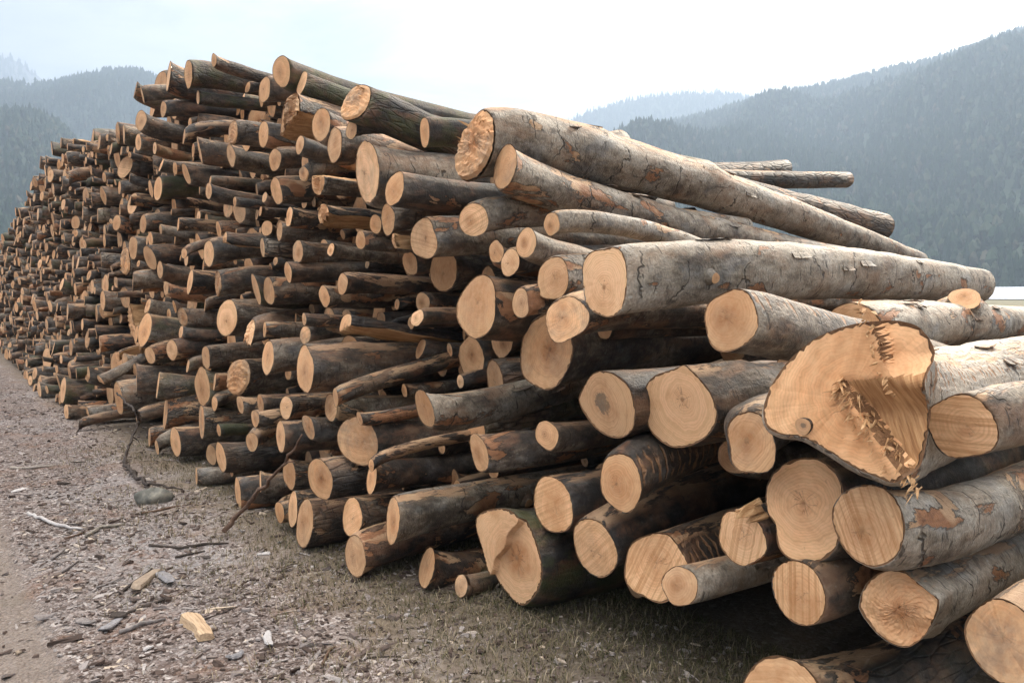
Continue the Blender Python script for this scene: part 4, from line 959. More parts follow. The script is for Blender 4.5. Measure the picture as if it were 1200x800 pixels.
# rime-white meadow at the foot of the right-hand hill
fm = NT('frosted_meadow'); P = fm.n('ShaderNodeTexCoord').outputs['Object']
fm.bsdf(fm.mix(fm.step(fm.noise(fm.scale(P, (1, .2, 1)), .12, 4, .6), .35, .65), (.30, .34, .42), (.44, .49, .58)), .9)
az = np.linspace(R_(22), R_(75), 60); rr2 = np.linspace(215, 345, 14)
X2, Y2 = np.outer(rr2, np.sin(az)), np.outer(rr2, np.cos(az)); Z2 = ground_z(X2, Y2)+.25
i2 = np.arange(13)[:, None]*60; k2 = np.arange(59)[None]
link('field', tri_mesh('field', np.stack([X2, Y2, Z2], 2).reshape(-1, 3), np.stack([i2+k2, i2+60+k2, i2+61+k2, i2+k2+1], 2).reshape(-1, 4), [fm.m], smooth=True), kind='structure')

# ------------------------------------------------------------------ hills and their woods
def hill(name, sil, d0, d1, col, bumps, azstep=.5, z0=0.):
    """land that climbs from d0 metres to a ridge at d1 metres; sil gives the ridge as (azimuth deg, elevation deg)"""
    a0, a1 = sil[0][0], sil[-1][0]; az = np.arange(a0, a1+azstep, azstep); el = np.interp(az, [q[0] for q in sil], [q[1] for q in sil])
    t = np.linspace(0, 1.5, 61); H = np.tan(np.radians(el))*d1+CAM_Z-11
    T_, AZ = np.meshgrid(t, az, indexing='ij'); D = d0+(d1-d0)*T_
    prof = np.where(T_ <= 1, np.sin(np.clip(T_, 0, 1)*math.pi/2)**1.05*.35+T_*.65, 1-(T_-1)*1.6)
    X, Y = D*np.sin(np.radians(AZ)), D*np.cos(np.radians(AZ))
    damp = np.clip(np.abs(1-T_)*3.0, 0, 1)*np.clip(T_*4, 0, 1)
    Z = z0+(H[None]-z0)*prof + damp*bumps*(vnoise(X/140, Y/140, 3)+.5*vnoise(X/60, Y/60, 4)-.75)
    n_a, n_t = len(az), len(t)
    i = np.arange(n_t-1)[:, None]*n_a; k = np.arange(n_a-1)[None]
    h = NT(name+'_soil'); P = h.n('ShaderNodeTexCoord').outputs['Object']
    h.bsdf(h.mix(h.noise(P, .02, 5, .7), col, tuple(c*1.7 for c in col)), .95)
    link(name, tri_mesh(name, np.stack([X, Y, Z], 2).reshape(-1, 3), np.stack([i+k, i+k+1, i+n_a+k+1, i+n_a+k], 2).reshape(-1, 4), [h.m], smooth=True), kind='structure')
    def at_(azq, tq):
        fi = np.clip(tq/1.5*(n_t-1), 0, n_t-1.001); fk = np.clip((azq-a0)/azstep, 0, n_a-1.001); i0 = fi.astype(int); k0 = fk.astype(int); u, v = fi-i0, fk-k0
        z = (Z[i0, k0]*(1-u)+Z[i0+1, k0]*u)*(1-v)+(Z[i0, k0+1]*(1-u)+Z[i0+1, k0+1]*u)*v
        d = d0+(d1-d0)*tq; return d*np.sin(np.radians(azq)), d*np.cos(np.radians(azq)), z
    return at_, a0, a1, d0, d1
def ae(pts):        # ridge points read off the photograph -> bearing and elevation, degrees
    out = []
    for (x, y) in pts:
        u = (400-y)/FPX; f = math.cos(PITCH)+u*math.sin(PITCH); zz = -math.sin(PITCH)+u*math.cos(PITCH); xx = (x-600)/FPX
        out.append((math.degrees(math.atan2(xx, f)), math.degrees(math.atan2(zz, math.hypot(xx, f)))))
    return out
def tree_shapes():
    sh = []
    for kind in range(6):
        rg = np.random.default_rng(40+kind); V, Fc = [], []
        if kind < 4:        # conifers: stacked ragged skirts on a stem
            n = 6; tiers = 4
            for q in range(tiers):
                zb, zt = .08+.90*q/tiers*.95, min(1.0, .08+.90*(q+1.75)/tiers); rad = (.21-.17*q/tiers)*(.85+.3*rg.random())
                b0 = len(V)
                for k in range(n):
                    a = k/n*6.283+rg.uniform(-.25, .25); ra = rad*rg.uniform(.65, 1.25); V.append((ra*math.cos(a), ra*math.sin(a), zb+rg.uniform(-.04, .03)))
                V.append((rg.normal(0, .008), rg.normal(0, .008), zt))
                for k in range(n): Fc.append((b0+k, b0+(k+1) % n, b0+n))
        else:               # broadleaf crowns in winter: a loose uneven head
            n = 7; b0 = 0
            lev = [(.15, .05), (.40, .15), (.68, .17), (.9, .09)]
            for zz, rad in lev:
                for k in range(n):
                    a = k/n*6.283+rg.uniform(-.3, .3); ra = rad*rg.uniform(.6, 1.3); V.append((ra*math.cos(a), ra*math.sin(a), zz+rg.uniform(-.06, .06)))
            V.append((0, 0, 1)); V.append((0, 0, 0))
            for q in range(3):
                for k in range(n): k2 = (k+1) % n; Fc.append((q*n+k, q*n+k2, (q+1)*n+k)); Fc.append((q*n+k2, (q+1)*n+k2, (q+1)*n+k))
            for k in range(n): Fc.append((3*n+k, 3*n+(k+1) % n, 4*n)); Fc.append(((k+1) % n, k, 4*n+1))
        sh.append((np.array(V), np.array(Fc)))
    return sh
SH = tree_shapes()
fo = NT('forest_foliage'); tn = fo.attr('tint', 'GEOMETRY').outputs['Fac']
fc = fo.ramp(tn, [(0, (.012, .027, .017)), (.35, (.025, .048, .026)), (.55, (.042, .062, .034)), (.75, (.08, .078, .052)), (1, (.14, .125, .10))])
fo.bsdf(fc, .95, spec=.1)
def forest(name, h, n, height, tmax, seed, conifer=.7, az_lo=None, az_hi=None, label=None):
    at_, a0, a1, d0, d1 = h; rg = np.random.default_rng(seed)
    a0 = az_lo if az_lo is not None else a0; a1 = az_hi if az_hi is not None else a1
    tq = rg.random(n*2)*tmax; keep = rg.random(n*2) < (d0+(d1-d0)*tq)/(d1*1.25); tq = tq[keep][:n]; azq = rg.uniform(a0, a1, len(tq)); x, y, z = at_(azq, tq)
    patch = vnoise(x/90, y/90, seed)*.6+vnoise(x/30, y/30, seed+1)*.4
    Vs, Fs, Ts = [], [], []; off = 0
    iscon = (rg.random(len(tq)) < conifer+(patch-.5)*1.2)
    kinds = np.where(iscon, rg.integers(0, 4, len(tq)), rg.integers(4, 6, len(tq)))
    for k in range(6):
        I = np.where(kinds == k)[0]
        if len(I) == 0: continue
        V0, F0 = SH[k]; hh = height*rg.uniform(.6, 1.2, len(I))*(1 if k < 4 else .8); ww = hh*rg.uniform(.75, 1.25, len(I)); ro = rg.uniform(0, 6.283, len(I))
        cx = (V0[None, :, 0]*np.cos(ro)[:, None]-V0[None, :, 1]*np.sin(ro)[:, None])*ww[:, None]+x[I][:, None]
        cy = (V0[None, :, 0]*np.sin(ro)[:, None]+V0[None, :, 1]*np.cos(ro)[:, None])*ww[:, None]+y[I][:, None]
        cz = V0[None, :, 2]*hh[:, None]+z[I][:, None]-1.0
        Vs.append(np.stack([cx, cy, cz], 2).reshape(-1, 3)); Fs.append((F0[None]+off+np.arange(len(I))[:, None, None]*len(V0)).reshape(-1, 3))
        tint = np.clip((.12+.30*patch[I] if k < 4 else .38+.35*patch[I])+rg.normal(0, .10, len(I)), 0, 1); Ts.append(np.repeat(tint, len(V0)))
        off += len(I)*len(V0)
    link(name, tri_mesh(name, np.concatenate(Vs), np.concatenate(Fs), [fo.m], attrs={'tint': ('POINT', np.concatenate(Ts))}), kind='stuff', label=label, category='forest')
soil = (.028, .045, .028)
h_right = hill('hill', ae([(560, 260), (640, 200), (700, 165), (740, 150), (800, 138), (880, 116), (940, 104), (1000, 90), (1050, 78), (1100, 65), (1150, 49), (1200, 31), (1300, 0), (1500, -40)]), 400, 1150, soil, 55)
h_mid = hill('hill', ae([(500, 240), (600, 175), (640, 152), (680, 131), (720, 117), (760, 109), (800, 105), (850, 105), (900, 112), (960, 140), (1040, 180)]), 1250, 1750, soil, 60)
h_left = hill('hill', ae([(-200, 60), (-80, 80), (0, 92), (50, 95), (90, 87), (130, 79), (160, 79), (190, 92), (230, 118), (300, 170), (400, 240), (480, 290)]), 800, 1300, soil, 55)
h_foot = hill('hill', ae([(-200, 110), (-60, 120), (0, 125), (40, 130), (75, 150), (110, 195), (150, 250), (200, 300), (260, 330)]), 450, 900, soil, 40)
h_far = hill('mountain', ae([(-200, 120), (-80, 95), (-30, 78), (0, 64), (14, 63), (30, 74), (55, 92), (100, 100), (180, 130)]), 1900, 2400, (.06, .07, .075), 60)
forest('forest', h_right, 20000, 15, 1.06, 1, .62, az_lo=2, az_hi=44, label='mixed woodland covering the big hazy slope on the far side')
forest('forest', h_mid, 9000, 14, 1.06, 2, .9, az_lo=-3, az_hi=26, label='blue hazy conifer wood on the rounded hill between slopes')
forest('forest', h_left, 11000, 15, 1.06, 3, .75, az_lo=-40, az_hi=-14, label='conifer wood on the hill behind the tall end of the pile')
forest('forest', h_foot, 6000, 14, 1.06, 4, .45, az_lo=-42, az_hi=-20, label='lighter green woodland on the low spur at the far edge')
forest('forest', h_far, 3000, 18, 1.04, 5, .95, az_lo=-42, az_hi=-24, label='faint wood on the most distant blue peak')

# ------------------------------------------------------------------ things lying on the ground
def simple_mat(name, cols, scale, stretch=(1, 1, 1), rough=.85, bump=.5):
    b = NT(name); P = b.n('ShaderNodeTexCoord').outputs['Object']; f = b.noise(b.scale(P, stretch), scale, 5, .65)
    b.bsdf(b.ramp(f, [(.25+.5*i/(len(cols)-1), c) for i, c in enumerate(cols)]), rough, f, bump, .004, .25); return b.m
SM = {'pale': simple_mat('stick_pale', [(.22, .19, .16), (.42, .38, .34)], 60), 'dark': simple_mat('stick_dark', [(.025, .02, .018), (.085, .068, .058)], 60),
      'white': simple_mat('stick_white', [(.33, .31, .31), (.54, .52, .51)], 50), 'mixed': simple_mat('stick_mixed', [(.06, .05, .04), (.40, .36, .31)], 14), 'grey': simple_mat('stick_grey', [(.12, .105, .10), (.30, .27, .26)], 60),
      'tan': simple_mat('stick_tan', [(.19, .14, .10), (.38, .31, .24)], 50), 'blue': simple_mat('stick_blue', [(.13, .125, .13), (.34, .33, .34)], 40), 'brown': simple_mat('stick_brown', [(.06, .035, .025), (.19, .12, .085)], 60)}
def tube(name, pts, rads, mat, ns=8, rg=None, jitter=.14, kink=.25):
    pts = [np.array(p, float) for p in pts]; out = []; rr = []
    for i in range(len(pts)-1):
        n = max(2, int(np.linalg.norm(pts[i+1]-pts[i])/.05))
        for k in range(n): out.append(pts[i]+(pts[i+1]-pts[i])*k/n); rr.append(rads[i]+(rads[i+1]-rads[i])*k/n)
    out.append(pts[-1]); rr.append(rads[-1])
    if rg is not None:
        for i in range(1, len(out)-1): out[i] = out[i]+rg.normal(0, 1, 3)*rr[i]*kink
    o0 = out[0].copy(); V, Fs = [], []
    for i, p in enumerate(out):
        d = out[min(i+1, len(out)-1)]-out[max(i-1, 0)]; d /= np.linalg.norm(d)+1e-9; a = np.cross(d, (.1, .2, 1)); a /= np.linalg.norm(a); b2 = np.cross(d, a)
        for k in range(ns): t = k/ns*6.2832; q = rr[i]*(1+(rg.normal(0, jitter) if rg is not None else 0)); V.append(p-o0+(a*math.cos(t)+b2*math.sin(t))*q)
    for i in range(len(out)-1):
        for k in range(ns): k2 = (k+1) % ns; Fs.append((i*ns+k, i*ns+k2, (i+1)*ns+k2, (i+1)*ns+k))
    Fs.append(tuple(range(ns))[::-1]); Fs.append(tuple(range((len(out)-1)*ns, len(out)*ns)))
    return make_mesh(name, V, Fs, [mat]), o0
def gz(x, y): return float(ground_z(np.array([x], float), np.array([y], float))[0])
STICKS = [
[0.0127, [[-4.636, 6.807], [-4.502, 6.807], [-4.27, 6.841]], "pale", "stick", "thin pale straight stick lying alone on the upper gravel"],
[0.0131, [[-3.884, 6.273], [-3.785, 6.303]], "dark", "stick", "short dark stub of wood above the pale curved stick"],
[0.0121, [[-3.551, 5.377], [-3.378, 5.252], [-3.147, 5.093], [-2.932, 4.999]], "white", "stick", "whitish curved stick on the gravel track edge"],
[0.0117, [[-2.827, 4.854], [-2.831, 5.036], [-2.696, 5.093]], "mixed", "stick", "bent stick with a pale broken end"],
[0.0085, [[-2.815, 4.467], [-2.837, 4.653]], "grey", "stick", "small grey stick leaning toward the track"],
[0.0091, [[-2.642, 4.227], [-2.627, 4.423]], "grey", "stick", "slim grey stick parallel to a smaller one"],
[0.0082, [[-2.341, 4.718], [-2.119, 4.653], [-1.977, 4.702], [-1.842, 4.752]], "dark", "stick", "long thin dark twig lying level on the gravel"],
[0.0075, [[-2.09, 4.527], [-1.943, 4.621]], "dark", "stick", "thin dark twig just under a longer level one"],
[0.0072, [[-2.138, 3.964], [-2.13, 4.085], [-2.114, 4.282]], "dark", "stick", "dark slanted twig beside a pale slab of wood"],
[0.0173, [[-2.068, 3.964], [-2.066, 4.254]], "tan", "wood_slab", "pale tan slab of split wood beside a dark twig"],
[0.0165, [[-2.037, 4.214], [-1.893, 4.06]], "blue", "bark_piece", "bluish grey piece of bark touching the pale slab"],
[0.0067, [[-2.308, 4.036], [-2.249, 4.085], [-2.224, 4.175]], "grey", "stick", "grey twig to the lower side of the slim grey stick"],
[0.0072, [[-1.971, 3.731], [-1.903, 3.816], [-1.822, 3.894]], "dark", "stick", "dark twig above the grey rotten branch"],
[0.0101, [[-1.891, 3.495], [-1.826, 3.57], [-1.731, 3.629]], "grey", "stick", "grey rotten branch next to the fresh offcut"],
[0.0111, [[-2.392, 3.629], [-2.297, 3.669]], "grey", "bark_piece", "flat grey piece of bark at the rim of the tyre track"],
[0.0167, [[-1.981, 3.495], [-1.959, 3.609]], "blue", "bark_piece", "broad blue grey bark flake in the debris"],
[0.0127, [[-2.163, 3.609], [-2.056, 3.57]], "grey", "bark_piece", "oval grey bark flake between two others"],
[0.013, [[-2.038, 3.7], [-1.95, 3.689]], "dark", "bark_piece", "dark bark flake under a thin twig"],
[0.0101, [[-1.285, 3.254], [-1.225, 3.311]], "blue", "bark_piece", "blue grey bark flake below the fresh offcut"],
[0.0097, [[-1.18, 3.495], [-1.121, 3.353]], "white", "bark_piece", "white bark flake standing out on the darker grass"],
[0.0052, [[-1.539, 3.639], [-1.457, 3.762]], "dark", "stick", "dark twig running up from the fresh offcut"],
[0.0076, [[-2.697, 5.335], [-2.577, 5.464], [-2.45, 5.6]], "brown", "stick", "faint brown twig below the round stone"],
[0.0074, [[-2.958, 4.837], [-2.894, 4.962]], "brown", "stick", "short brown twig near the bent stick"],
[0.0117, [[-3.002, 4.999], [-2.958, 5.074]], "tan", "wood_chip", "small tan wood chip above the bent stick"],
[0.0097, [[-1.598, 4.574], [-1.517, 4.605]], "white", "wood_chip", "small whitish chip at the shadow edge of the pile"],
[0.0155, [[-4.078, 5.996], [-4.061, 6.132]], "white", "wood_chip", "whitish chip on the upper gravel near the track"],
[0.007, [[-2.265, 3.303], [-2.248, 3.32]], "tan", "wood_chip", "small tan chip on the bare tyre track"],
[0.0079, [[-1.697, 3.336], [-1.679, 3.379]], "white", "wood_chip", "pale chip below the grey rotten branch"],
[0.0066, [[-0.837, 3.199], [-0.843, 3.345], [-0.823, 3.379]], "brown", "stick", "brown stick on the grass in front of the pile"],
[0.005, [[-0.654, 3.262], [-0.502, 3.278]], "dark", "stick", "dark twig flat on the grass in front of the pile"]
]
rs = np.random.default_rng(21)
for (w, pts, colr, name, lab) in STICKS:
    if name == 'stick':
        P3 = [(x, y, gz(x, y)+w*1.0) for x, y in pts]; me, o0 = tube(name, P3, [w*1.1]+[w]*(len(pts)-2)+[w*.6], SM[colr], 8, rs)
        link(name, me, None, Matrix.Translation(Vector(o0)), label=lab, category='stick')
    else:               # flat flakes, slabs and chips: an irregular plate with real thickness
        (x0, y0), (x1, y1) = pts[0], pts[-1]; L = math.hypot(x1-x0, y1-y0); yaw = math.atan2(y1-y0, x1-x0); n = 14; th_ = {'bark_piece': .012, 'wood_slab': .03, 'wood_chip': .009}[name]
        V, Fs = [], []
        for lv, sc in ((0, .92), (th_*.5, 1.0), (th_, .86)):
            for k in range(n):
                t = k/n*6.2832; f = 1+.16*math.sin(3*t+x0*5)+.10*math.sin(5*t+y0*3)
                c, s_ = math.cos(t), math.sin(t); c = math.copysign(abs(c)**.6, c); s_ = math.copysign(abs(s_)**.6, s_)
                V.append((L*.5*c*f*sc, w*2.0*s_*f*sc, lv+.012*(c*c)*(name == 'bark_piece')+rs.normal(0, .0015)))
        for lv in range(2):
            for k in range(n): k2 = (k+1) % n; Fs.append((lv*n+k, lv*n+k2, (lv+1)*n+k2, (lv+1)*n+k))
        Fs.append(tuple(range(n))[::-1]); Fs.append(tuple(range(2*n, 3*n)))
        xm, ym = (x0+x1)/2, (y0+y1)/2
        link(name, make_mesh(name, V, Fs, [SM[colr]], smooth=False), None, Matrix.Translation((xm, ym, gz(xm, ym)+.004)) @ Matrix.Rotation(yaw, 4, 'Z') @ Matrix.Rotation(rs.normal(0, .12), 4, 'X'), label=lab, category={'bark_piece': 'bark', 'wood_slab': 'wood', 'wood_chip': 'wood chip'}[name])
def unp(px, py, z=0.):
    x, y = (px-600)/FPX, (400-py)/FPX; d = np.array([x, math.cos(PITCH)+y*math.sin(PITCH), -math.sin(PITCH)+y*math.cos(PITCH)]); return d
def on_ground(px, py, h=0.): d = unp(px, py); t = (h-CAM_Z)/d[2]; return (d[0]*t, d[1]*t, h)
def on_face(px, py, p): d = unp(px, py); t = (FACE-p)/(A@d[:2]); return (d[0]*t, d[1]*t, CAM_Z+d[2]*t)
# fresh offcut: a split wedge of pale wood
def offcut():
    n = 12; V, Fs = [], []
    for i in range(n):
        f = i/(n-1); x = -.135+.27*f; w = .044-.010*f+.004*math.sin(f*9); h = .045-.012*f
        sec = [(-w, .0), (-w*.75, h*.9), (-.1*w, h*1.05), (w*.8, h*.85), (w, .2*h), (w*.55, 0)]
        for (y, z) in sec: V.append((x+.012*math.sin(y*60)*(i in (0, n-1)), y+.010*math.sin(f*3.2)+rs.normal(0, .0012), z+rs.normal(0, .0012)))
    m = 6
    for i in range(n-1):
        for k in range(m): k2 = (k+1) % m; Fs.append((i*m+k, i*m+k2, (i+1)*m+k2, (i+1)*m+k))
    Fs.append(tuple(range(m))[::-1]); Fs.append(tuple(range((n-1)*m, n*m))); return make_mesh('wood_offcut', V, Fs, [simple_mat('fresh_wood', [(.20, .125, .075), (.47, .335, .215), (.60, .455, .315)], 3, (3, 40, 40), .75, .4)], smooth=False)
q0, q1 = on_ground(217, 716), on_ground(247, 748); yaw = math.atan2(q1[1]-q0[1], q1[0]-q0[0]); xm, ym = (q0[0]+q1[0])/2, (q0[1]+q1[1])/2
link('wood_offcut', offcut(), None, Matrix.Translation((xm, ym, gz(xm, ym)+.002)) @ Matrix.Rotation(yaw, 4, 'Z'), label='fresh pale wedge of split wood lying on the gravel', category='wood offcut')
# round stone
def stone():
    V, Fs = [], []; n, m = 26, 15
    for i in range(m):
        ph = math.pi*i/(m-1)
        for k in range(n):
            t = k/n*6.2832; q = 1+.10*math.sin(2*t+1)*math.sin(ph)+.06*math.sin(3*t+ph*4)+rs.normal(0, .008)
            V.append((.13*q*math.sin(ph)*math.cos(t), .09*q*math.sin(ph)*math.sin(t), .07*q*math.cos(ph)))
    for i in range(m-1):
        for k in range(n): k2 = (k+1) % n; Fs.append((i*n+k, (i+1)*n+k, (i+1)*n+k2, i*n+k2))
    return make_mesh('stone', V, Fs, [simple_mat('stone_grey', [(.05, .05, .045), (.14, .14, .125), (.40, .37, .30)], 7, rough=.8)])
q = on_ground(180, 588); link('stone', stone(), None, Matrix.Translation((q[0], q[1], gz(q[0], q[1])+.035)) @ Matrix.Rotation(.15, 4, 'Z'), label='rounded grey stone half sunk in the gravel near the pile', category='stone')
# two fallen branches leaning on the stack
b1 = [on_face(137, 460, 1.05), on_face(150, 474, 1.08), on_face(160, 482, 1.12), on_ground(163, 492, .28), on_ground(155, 512, .16), on_ground(147, 533, .05), on_ground(146, 541, .03), on_ground(158, 556, .025), on_ground(172, 567, .025), on_ground(190, 569, .025), on_ground(214, 573, .02)]
me, o0 = tube('fallen_branch', b1, [.007, .008, .010, .011, .012, .013, .014, .017, .015, .011, .006], SM['dark'], 8, rs, .2, .6); br = link('fallen_branch', me, None, Matrix.Translation(Vector(o0)), label='crooked dark branch hanging from the low logs onto the gravel', category='branch')
me, t0 = tube('twig', [on_ground(155, 512, .16), on_ground(160, 514, .12), on_ground(163, 518, .10)], [.007, .006, .004], SM['dark'], 6, rs); tw = link('twig', me, br); tw.matrix_world = Matrix.Translation(Vector(t0))
b2_ = [on_ground(262, 623, .02), on_ground(275, 606, .10), on_ground(292, 588, .22), on_face(312, 568, .75), on_face(330, 546, .72), on_face(345, 525, .7), on_face(354, 509, .68)]
me, o0 = tube('fallen_branch', b2_, [.017, .016, .015, .012, .010, .008, .005], SM['brown'], 8, rs, .2, .6); br = link('fallen_branch', me, None, Matrix.Translation(Vector(o0)), label='slim brown branch leaning from the ground against the log ends', category='branch')
me, t0 = tube('twig', [on_face(330, 546, .72), on_face(338, 541, .74), on_face(345, 540, .76)], [.007, .005, .004], SM['brown'], 6, rs); tw = link('twig', me, br); tw.matrix_world = Matrix.Translation(Vector(t0))

# bark crumbs, chips and needles strewn over the gravel; short dry grass along the foot of the stack
def strew(n, lo, hi, smn, smx, seed, zone, thin=False):
    rg = np.random.default_rng(seed); Vs, Fs, Ts = [], [], []; cnt = 0; b0 = 0
    while cnt < n:
        m = 4000; s = rg.uniform(-3.5, 16, m); d = rg.uniform(.1, 2.9, m); x = U[0]*s+A[0]*d; y = U[1]*s+A[1]*d
        keep = (y > 1.6) & (rg.random(m) < zone(s, d, x, y)) & (rg.random(m) < np.clip(5/np.hypot(x, y), .12, 1)**1.3)
        x, y = x[keep], y[keep]
        for xx, yy in zip(x, y):
            L = rg.uniform(smn, smx)*(1 if rg.random() < .9 else 2.0); w = L*(rg.uniform(.07, .2) if thin else rg.uniform(.25, .75)); h = L*(rg.uniform(.03, .08) if thin else rg.uniform(.10, .32)); ya = rg.uniform(0, 6.283); tl = rg.normal(0, .08 if thin else .22, 2)
            P = np.array([(-.5, -.3, 0), (.4, -.5, 0), (.5, .25, 0), (-.3, .5, 0), (-.42, -.22, 1), (.33, -.40, 1), (.42, .2, 1), (-.25, .42, 1)])*(L, w, h)+rg.normal(0, .06*L, (8, 3))*(1, 1, .4)
            P[:, 2] += P[:, 0]*tl[0]+P[:, 1]*tl[1]; c, s_ = math.cos(ya), math.sin(ya); Q = np.stack([P[:, 0]*c-P[:, 1]*s_+xx, P[:, 0]*s_+P[:, 1]*c+yy, P[:, 2]], 1)
            Vs.append(Q); Ts.append(np.full(8, rg.random())); Fs.append(np.array([(0, 1, 5, 4), (1, 2, 6, 5), (2, 3, 7, 6), (3, 0, 4, 7), (4, 5, 6, 7), (3, 2, 1, 0)])+b0); b0 += 8; cnt += 1
    V = np.concatenate(Vs); g0 = ground_z(V[:, 0].reshape(-1, 8).mean(1), V[:, 1].reshape(-1, 8).mean(1)); V[:, 2] += np.repeat(g0, 8)+.001
    return V, np.concatenate(Fs), np.concatenate(Ts)
lm = NT('litter'); t_ = lm.attr('tint', 'GEOMETRY').outputs['Fac']; Pn = lm.n('ShaderNodeTexCoord').outputs['Object']
lm.bsdf(lm.mix(lm.step(lm.noise(Pn, 90, 3), .35, .7, 0, .35), lm.ramp(t_, [(0, (.04, .027, .022)), (.25, (.12, .087, .074)), (.5, (.20, .162, .146)), (.72, (.29, .253, .24)), (.9, (.41, .375, .36)), (1, (.56, .46, .36))]), (.06, .05, .045)), .9, spec=.2)
def zone_gravel(s, d, x, y): return np.clip(1.1-.5*np.maximum(0, d-1.2), .26, 1)*np.where(d < .5, .10, 1)*(.35+.65*(vnoise(x*1.3, y*1.3, 9) > .42))
V, Fq, Tt = strew(9000, 0, 1, .010, .032, 77, zone_gravel)
V2, F2_, T2_ = strew(2600, 0, 1, .02, .08, 78, zone_gravel, True)
V, Fq, Tt = np.concatenate([V, V2]), np.concatenate([Fq, F2_+len(V)]), np.concatenate([Tt, T2_])
link('bark_litter', tri_mesh('bark_litter', V, Fq, [lm.m], attrs={'tint': ('POINT', Tt)}), kind='stuff', label='bark crumbs and wood chips strewn over the gravel', category='litter')
def grass(n, seed):
    rg = np.random.default_rng(seed); s = rg.uniform(-3.2, 9, n*3); d = 3.0-np.abs(rg.normal(0, .95, n*3)); x, y = U[0]*s+A[0]*d, U[1]*s+A[1]*d
    keep = (y > 1.7) & (d > .7) & (vnoise(x*2.2, y*2.2, 12)*.7+vnoise(x*7, y*7, 13)*.3 > .36-.3*np.clip(d-2.0, 0, 1)) & (rg.random(n*3) < np.clip(4.5/np.hypot(x, y), .15, 1)); x, y = x[keep][:n], y[keep][:n]; n = len(x)
    h = rg.uniform(.012, .05, n); w = rg.uniform(.0012, .0026, n); a = rg.uniform(0, 6.283, n); ln = rg.uniform(.2, 1.5, n); z = ground_z(x, y)
    dx, dy = np.cos(a), np.sin(a); px_, py_ = -dy, dx; V = np.zeros((n, 7, 3))
    for q, (f, wf) in enumerate(((0, 1), (.5, .8), (.85, .5))):
        cx, cy, cz = x+dx*h*ln*f*f, y+dy*h*ln*f*f, z+h*f*(1-.25*f*np.minimum(1, ln))
        V[:, q*2] = np.stack([cx+px_*w*wf, cy+py_*w*wf, cz], 1); V[:, q*2+1] = np.stack([cx-px_*w*wf, cy-py_*w*wf, cz], 1)
    V[:, 6] = np.stack([x+dx*h*ln, y+dy*h*ln, z+h*(1-.25*np.minimum(1, ln))], 1)
    tri = np.array([(0, 1, 3), (0, 3, 2), (2, 3, 5), (2, 5, 4), (4, 5, 6)]); Fs = (tri[None]+np.arange(n)[:, None, None]*7).reshape(-1, 3)
    return V.reshape(-1, 3), Fs, np.repeat(np.clip(rg.normal(.55-.28*np.clip((A[0]*x+A[1]*y-1.6), 0, 1), .27, n), 0, 1), 7)  # blade tint drops toward the stack, putting its shade into the colour
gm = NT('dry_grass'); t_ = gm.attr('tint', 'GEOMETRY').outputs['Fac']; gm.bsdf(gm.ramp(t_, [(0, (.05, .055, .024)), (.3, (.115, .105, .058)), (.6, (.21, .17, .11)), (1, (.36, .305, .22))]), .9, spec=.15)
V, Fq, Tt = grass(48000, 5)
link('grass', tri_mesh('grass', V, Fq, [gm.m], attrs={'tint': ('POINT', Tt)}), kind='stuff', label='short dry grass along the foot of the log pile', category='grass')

# ------------------------------------------------------------------ air, sky, sun, camera
SUN_AZ, SUN_EL = R_(41), R_(30)
HAZE = True
if HAZE:
    hz = NT('haze_air'); v = hz.n('ShaderNodeVolumePrincipled'); v.inputs['Color'].default_value = (.52, .69, .96, 1); v.inputs['Density'].default_value = .00066; v.inputs['Anisotropy'].default_value = .3
    hz.l(v.outputs[0], hz.out.inputs['Volume'])
    x0, x1, y0, y1, z0, z1 = -4000, 4000, -3600, 4400, -40, 760
    V = [(x, y, z) for z in (z0, z1) for y in (y0, y1) for x in (x0, x1)]
    ho = link('haze', make_mesh('haze', V, [(0, 2, 3, 1), (4, 5, 7, 6), (0, 1, 5, 4), (2, 6, 7, 3), (0, 4, 6, 2), (1, 3, 7, 5)], [hz.m], smooth=False), kind='stuff', label='pale blue haze filling the valley', category='haze')
w = bpy.data.worlds.new('World'); scene.world = w; w.use_nodes = True; nt = w.node_tree; nt.nodes.clear()
class WT(NT):
    def __init__(s, t): s.t = t
W = WT(nt); outw = W.n('ShaderNodeOutputWorld'); bg = W.n('ShaderNodeBackground')
sky = W.n('ShaderNodeTexSky', sky_type='NISHITA'); sky.sun_disc = False; sky.sun_elevation = SUN_EL; sky.sun_rotation = SUN_AZ; sky.air_density = 1.2; sky.dust_density = 2.0
G = W.n('ShaderNodeTexCoord').outputs['Generated']; sp = W.n('ShaderNodeSeparateXYZ'); W.l(G, sp.inputs[0])
up = W.math('MAXIMUM', sp.outputs[2], 0.0)
den = W.math('ADD', up, .12); cv = W.n('ShaderNodeCombineXYZ'); W.l(W.math('DIVIDE', sp.outputs[0], den), cv.inputs[0]); W.l(W.math('DIVIDE', sp.outputs[1], den), cv.inputs[1])
cl = W.noise(W.scale(cv.outputs[0], (.55, 1.0, 1.0)), 1.4, 8, .62, .5)
cover = W.step(cl, .25, .60, .93, 1.0)
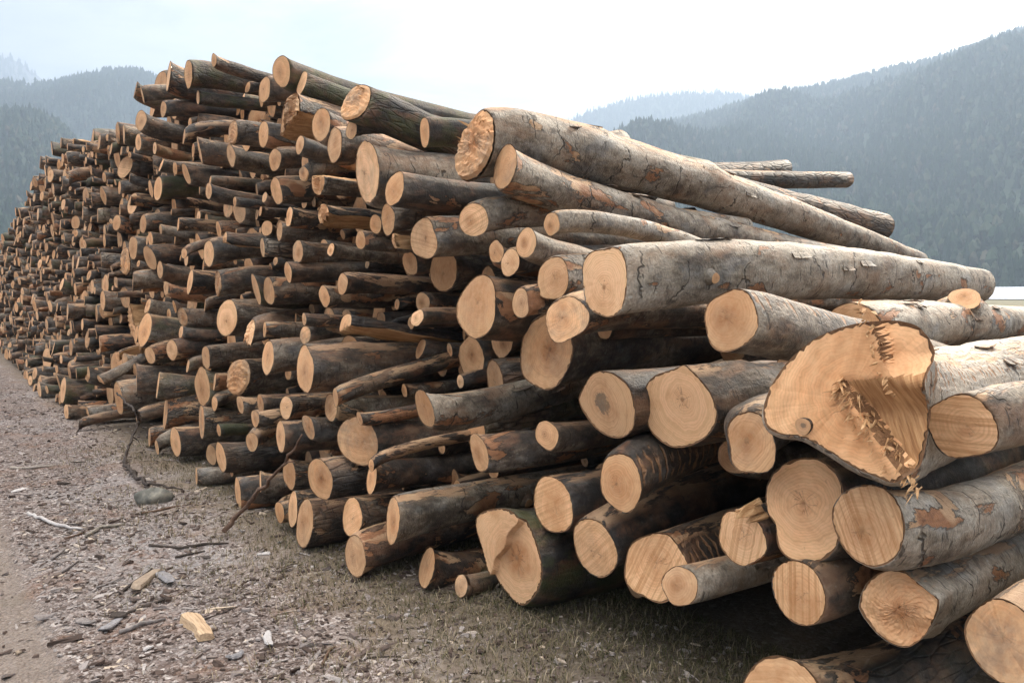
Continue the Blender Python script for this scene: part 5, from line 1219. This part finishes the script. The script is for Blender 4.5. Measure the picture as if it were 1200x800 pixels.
# thin high cloud: brighter overhead, boosted above the view to light the logs, and round the veiled sun
sd = (math.sin(SUN_AZ)*math.cos(SUN_EL), math.cos(SUN_AZ)*math.cos(SUN_EL), math.sin(SUN_EL))
dt = W.n('ShaderNodeVectorMath', operation='DOT_PRODUCT'); W.l(W.vm('NORMALIZE', G), dt.inputs[0]); dt.inputs[1].default_value = sd
glow = W.math('POWER', W.math('MAXIMUM', dt.outputs['Value'], 0.0), 5.5)
lum = W.math('ADD', W.math('MULTIPLY', up, 2.2), 1.75); lum = W.math('ADD', lum, W.math('MULTIPLY', W.math('MAXIMUM', W.math('SUBTRACT', up, .32), 0.0), 44.0)); lum = W.math('ADD', lum, W.math('MULTIPLY', glow, 12.0))
bk_ = W.n('ShaderNodeVectorMath', operation='DOT_PRODUCT'); W.l(W.vm('NORMALIZE', G), bk_.inputs[0]); bk_.inputs[1].default_value = (.50, -.86, 0)
lum = W.math('MULTIPLY', lum, W.step(bk_.outputs['Value'], -.1, .8, 1.0, .40))      # unseen dimming of the sky behind, added to deepen shade by the stack
lum = W.math('MULTIPLY', lum, W.step(cl, .38, .62, .45, 1.30))
wh = W.n('ShaderNodeVectorMath', operation='SCALE'); wh.inputs[0].default_value = (1.09, 1.0, .90); W.l(lum, wh.inputs['Scale'])
tint_ = W.mix(W.step(dt.outputs['Value'], .66, .98), (1, 1, 1), (1.0, .88, .72)); whc = W.vm('MULTIPLY', wh.outputs[0], tint_)
skycol = W.mix(cover, sky.outputs[0], whc)
W.l(skycol, bg.inputs['Color']); bg.inputs['Strength'].default_value = .12; W.l(bg.outputs[0], outw.inputs['Surface'])
sun = bpy.data.lights.new('sun', 'SUN'); sun.energy = 5.0; sun.angle = R_(6); sun.color = (1.0, .90, .76); so = bpy.data.objects.new('sun', sun); COL.objects.link(so)
so.rotation_euler = Vector(sd).to_track_quat('Z', 'Y').to_euler()
cam = bpy.data.cameras.new('camera'); cam.sensor_width = 36; cam.lens = 36*FPX/1200; cam.clip_start = .05; cam.clip_end = 20000
co = bpy.data.objects.new('camera', cam); COL.objects.link(co); co.location = (0, 0, CAM_Z); co.rotation_euler = (math.pi/2-PITCH, 0, 0); scene.camera = co
vs = scene.view_settings; vs.view_transform = 'Standard'; vs.look = 'None'; vs.exposure = 1.08; vs.gamma = 1; vs.use_curve_mapping = False
scene.render.engine = 'CYCLES'; scene.cycles.use_denoising = True; scene.cycles.max_bounces = 6; scene.cycles.diffuse_bounces = 3; scene.cycles.volume_bounces = 0
